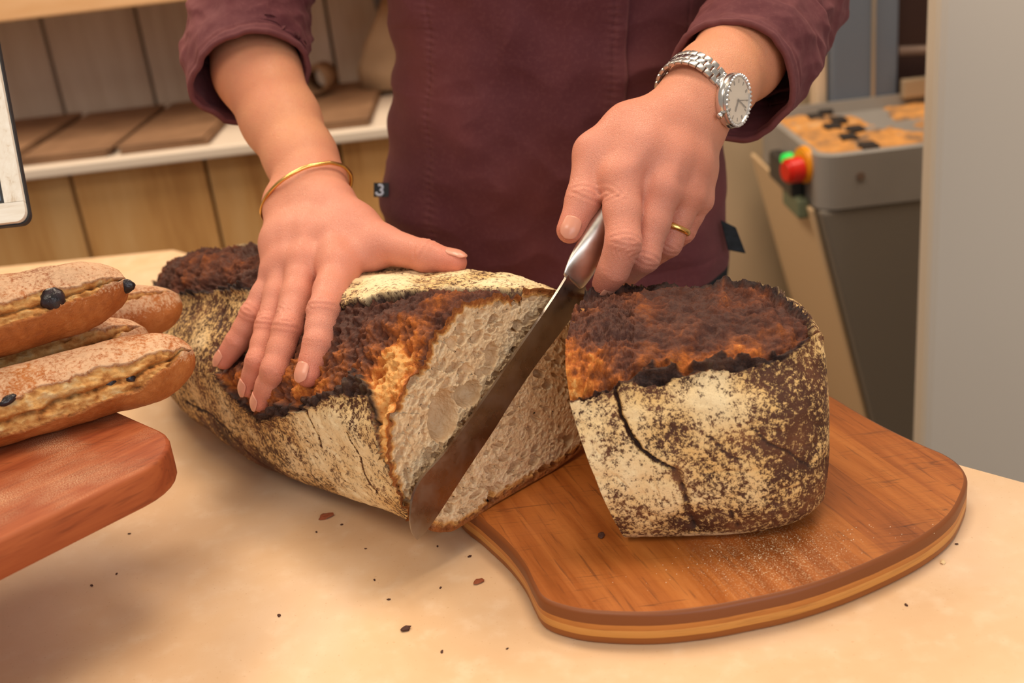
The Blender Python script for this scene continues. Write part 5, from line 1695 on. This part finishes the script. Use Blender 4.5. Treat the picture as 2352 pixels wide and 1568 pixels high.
q.col(q.ramp(q.noise(60, 4, 0.6), [(0.35, lin(70, 84, 104)), (0.7, lin(104, 122, 146))])); m_slate = q.m
poly_plate('slate', [(FW - 2, FW - 2), (SWW - FW + 2, FW - 2), (SWW - FW + 2, SHH - FW + 2), (FW - 2, SHH - FW + 2)], -.0006, .0004, m_slate)
poly_plate('slate_border', [(FW, FW), (FW + 9, FW), (FW + 9, SHH - FW), (FW, SHH - FW)], .0004, .0009, m_blk)
poly_plate('slate_border', [(FW + 9, FW), (SWW - FW, FW), (SWW - FW, FW + 9), (FW + 9, FW + 9)], .0004, .0009, m_blk)
# curl drawn in the slate's corner
for k in range(3):
    a = np.linspace(0, 5.2, 26); rr_ = 11 - 1.6 * a
    sc = [U(FW + 19 + 9 * k + rr_[i] * math.cos(a[i] + k), FW + 22 + 8 * (k == 1) + rr_[i] * math.sin(a[i] + k), .0007) for i in range(26)]
    v, f = tube(sc, .00035, 6); o = mesh_obj('chalk_curl', v, f, m_blk); rooted(sign, o)
v, f = tube([U(560, 10, -.006), np.r_[U(560, 10, -.006)[:2], .004]], .003, 12); o = mesh_obj('stem', v, f, m_blk); rooted(sign, o)
bm = bmesh.new(); bmesh.ops.create_cone(bm, cap_ends=True, segments=32, radius1=.035, radius2=.032, depth=.006)
bmesh.ops.translate(bm, verts=bm.verts, vec=tuple(np.r_[U(560, 10, -.006)[:2], .003])); rooted(sign, bm_obj('foot', bm, m_blk))

# ------------------------------------------------------------------ crumbs
m_cr_d = plain('crumb_dark', lin(74, 42, 30), 0.8); m_cr_r = plain('crumb_russet', lin(140, 72, 38), 0.8); m_cr_p = plain('crumb_pale', lin(224, 196, 150), 0.8)


def crumb(px, py, sz, mat, label, z=0.0, group=None, flatn=.35):
    c = atz(px, py, z)
    bm = bmesh.new(); bmesh.ops.create_icosphere(bm, subdivisions=2, radius=1.0)
    ang = random.uniform(0, 6.28)
    for v in bm.verts:
        k = np.array(v.co); k = k * (1 + .55 * perlin(k * 1.7 + px * .37 + py * .11))
        x, y = k[0] * sz, k[1] * sz * .62
        v.co = Vector((x * math.cos(ang) - y * math.sin(ang), x * math.sin(ang) + y * math.cos(ang), max(0.0, (k[2] + .8) * sz * flatn)))
    o = bm_obj('bread_crumb', bm, mat, smooth=False); o.location = tuple(c)
    return tag(o, label, 'crumb', group)


crumb(750, 1188, .0052, m_cr_r, 'reddish crust flake on the counter, in front of the loaf')
crumb(933, 1446, .0034, m_cr_d, 'dark crust crumb near the bottom of the picture, on the counter')
crumb(1101, 1337, .0036, m_cr_r, 'russet crumb on the counter beside the waist of the cutting board')
crumb(1382, 1231, .0034, m_cr_d, 'dark crumb on the cutting board, left of the bread end', BT)
crumb(2165, 1292, .0024, m_cr_p, 'pale crumb on the counter, right of the cutting board')
crumb(386, 1086, .0026, m_cr_d, 'dark crumb on the counter beside the corner of the raised board')
for px, py, sz in ((641, 1414, .0017), (1079, 1278, .0015), (893, 1377, .0013), (727, 1222, .0012), (860, 1332, .0012), (1012, 1350, .0011), (1015, 1497, .0014), (785, 1205, .0013),
                   (297, 1226, .0013), (211, 1345, .0014), (268, 1318, .0012), (2082, 1390, .0013), (2197, 1250, .0012), (1165, 1490, .0010), (840, 1260, .0010), (1005, 1180 + 75, .0012)):
    crumb(px, py, sz, m_cr_d, 'tiny dark crumb scattered on the cream counter', 0.0, 'tiny crumbs on the counter')
# loose flour on the board in front of the cut end: grains too many to count
rg = np.random.default_rng(5)
gv, gf = [], []
for k in range(320):
    x = rg.normal(.150, .036); y = rg.normal(.594, .012) + .12 * (x - .15)
    if y > .612 or y < .55 or x < .02 or x > .26: continue
    r_ = .00018 + .00030 * rg.random() ** 2
    b0 = len(gv); gv += [(x - r_, y, BT), (x, y - r_, BT), (x + r_, y, BT), (x, y + r_, BT), (x, y, BT + r_ * 1.1)]
    gf += [(b0, b0 + 1, b0 + 4), (b0 + 1, b0 + 2, b0 + 4), (b0 + 2, b0 + 3, b0 + 4), (b0 + 3, b0, b0 + 4)]
fo = mesh_obj('loose_flour', gv, gf, plain('flour_grain', lin(240, 222, 190), 0.9), smooth=False)
tag(fo, 'loose flour scattered on the cutting board in front of the bread end', 'flour', kind='stuff')
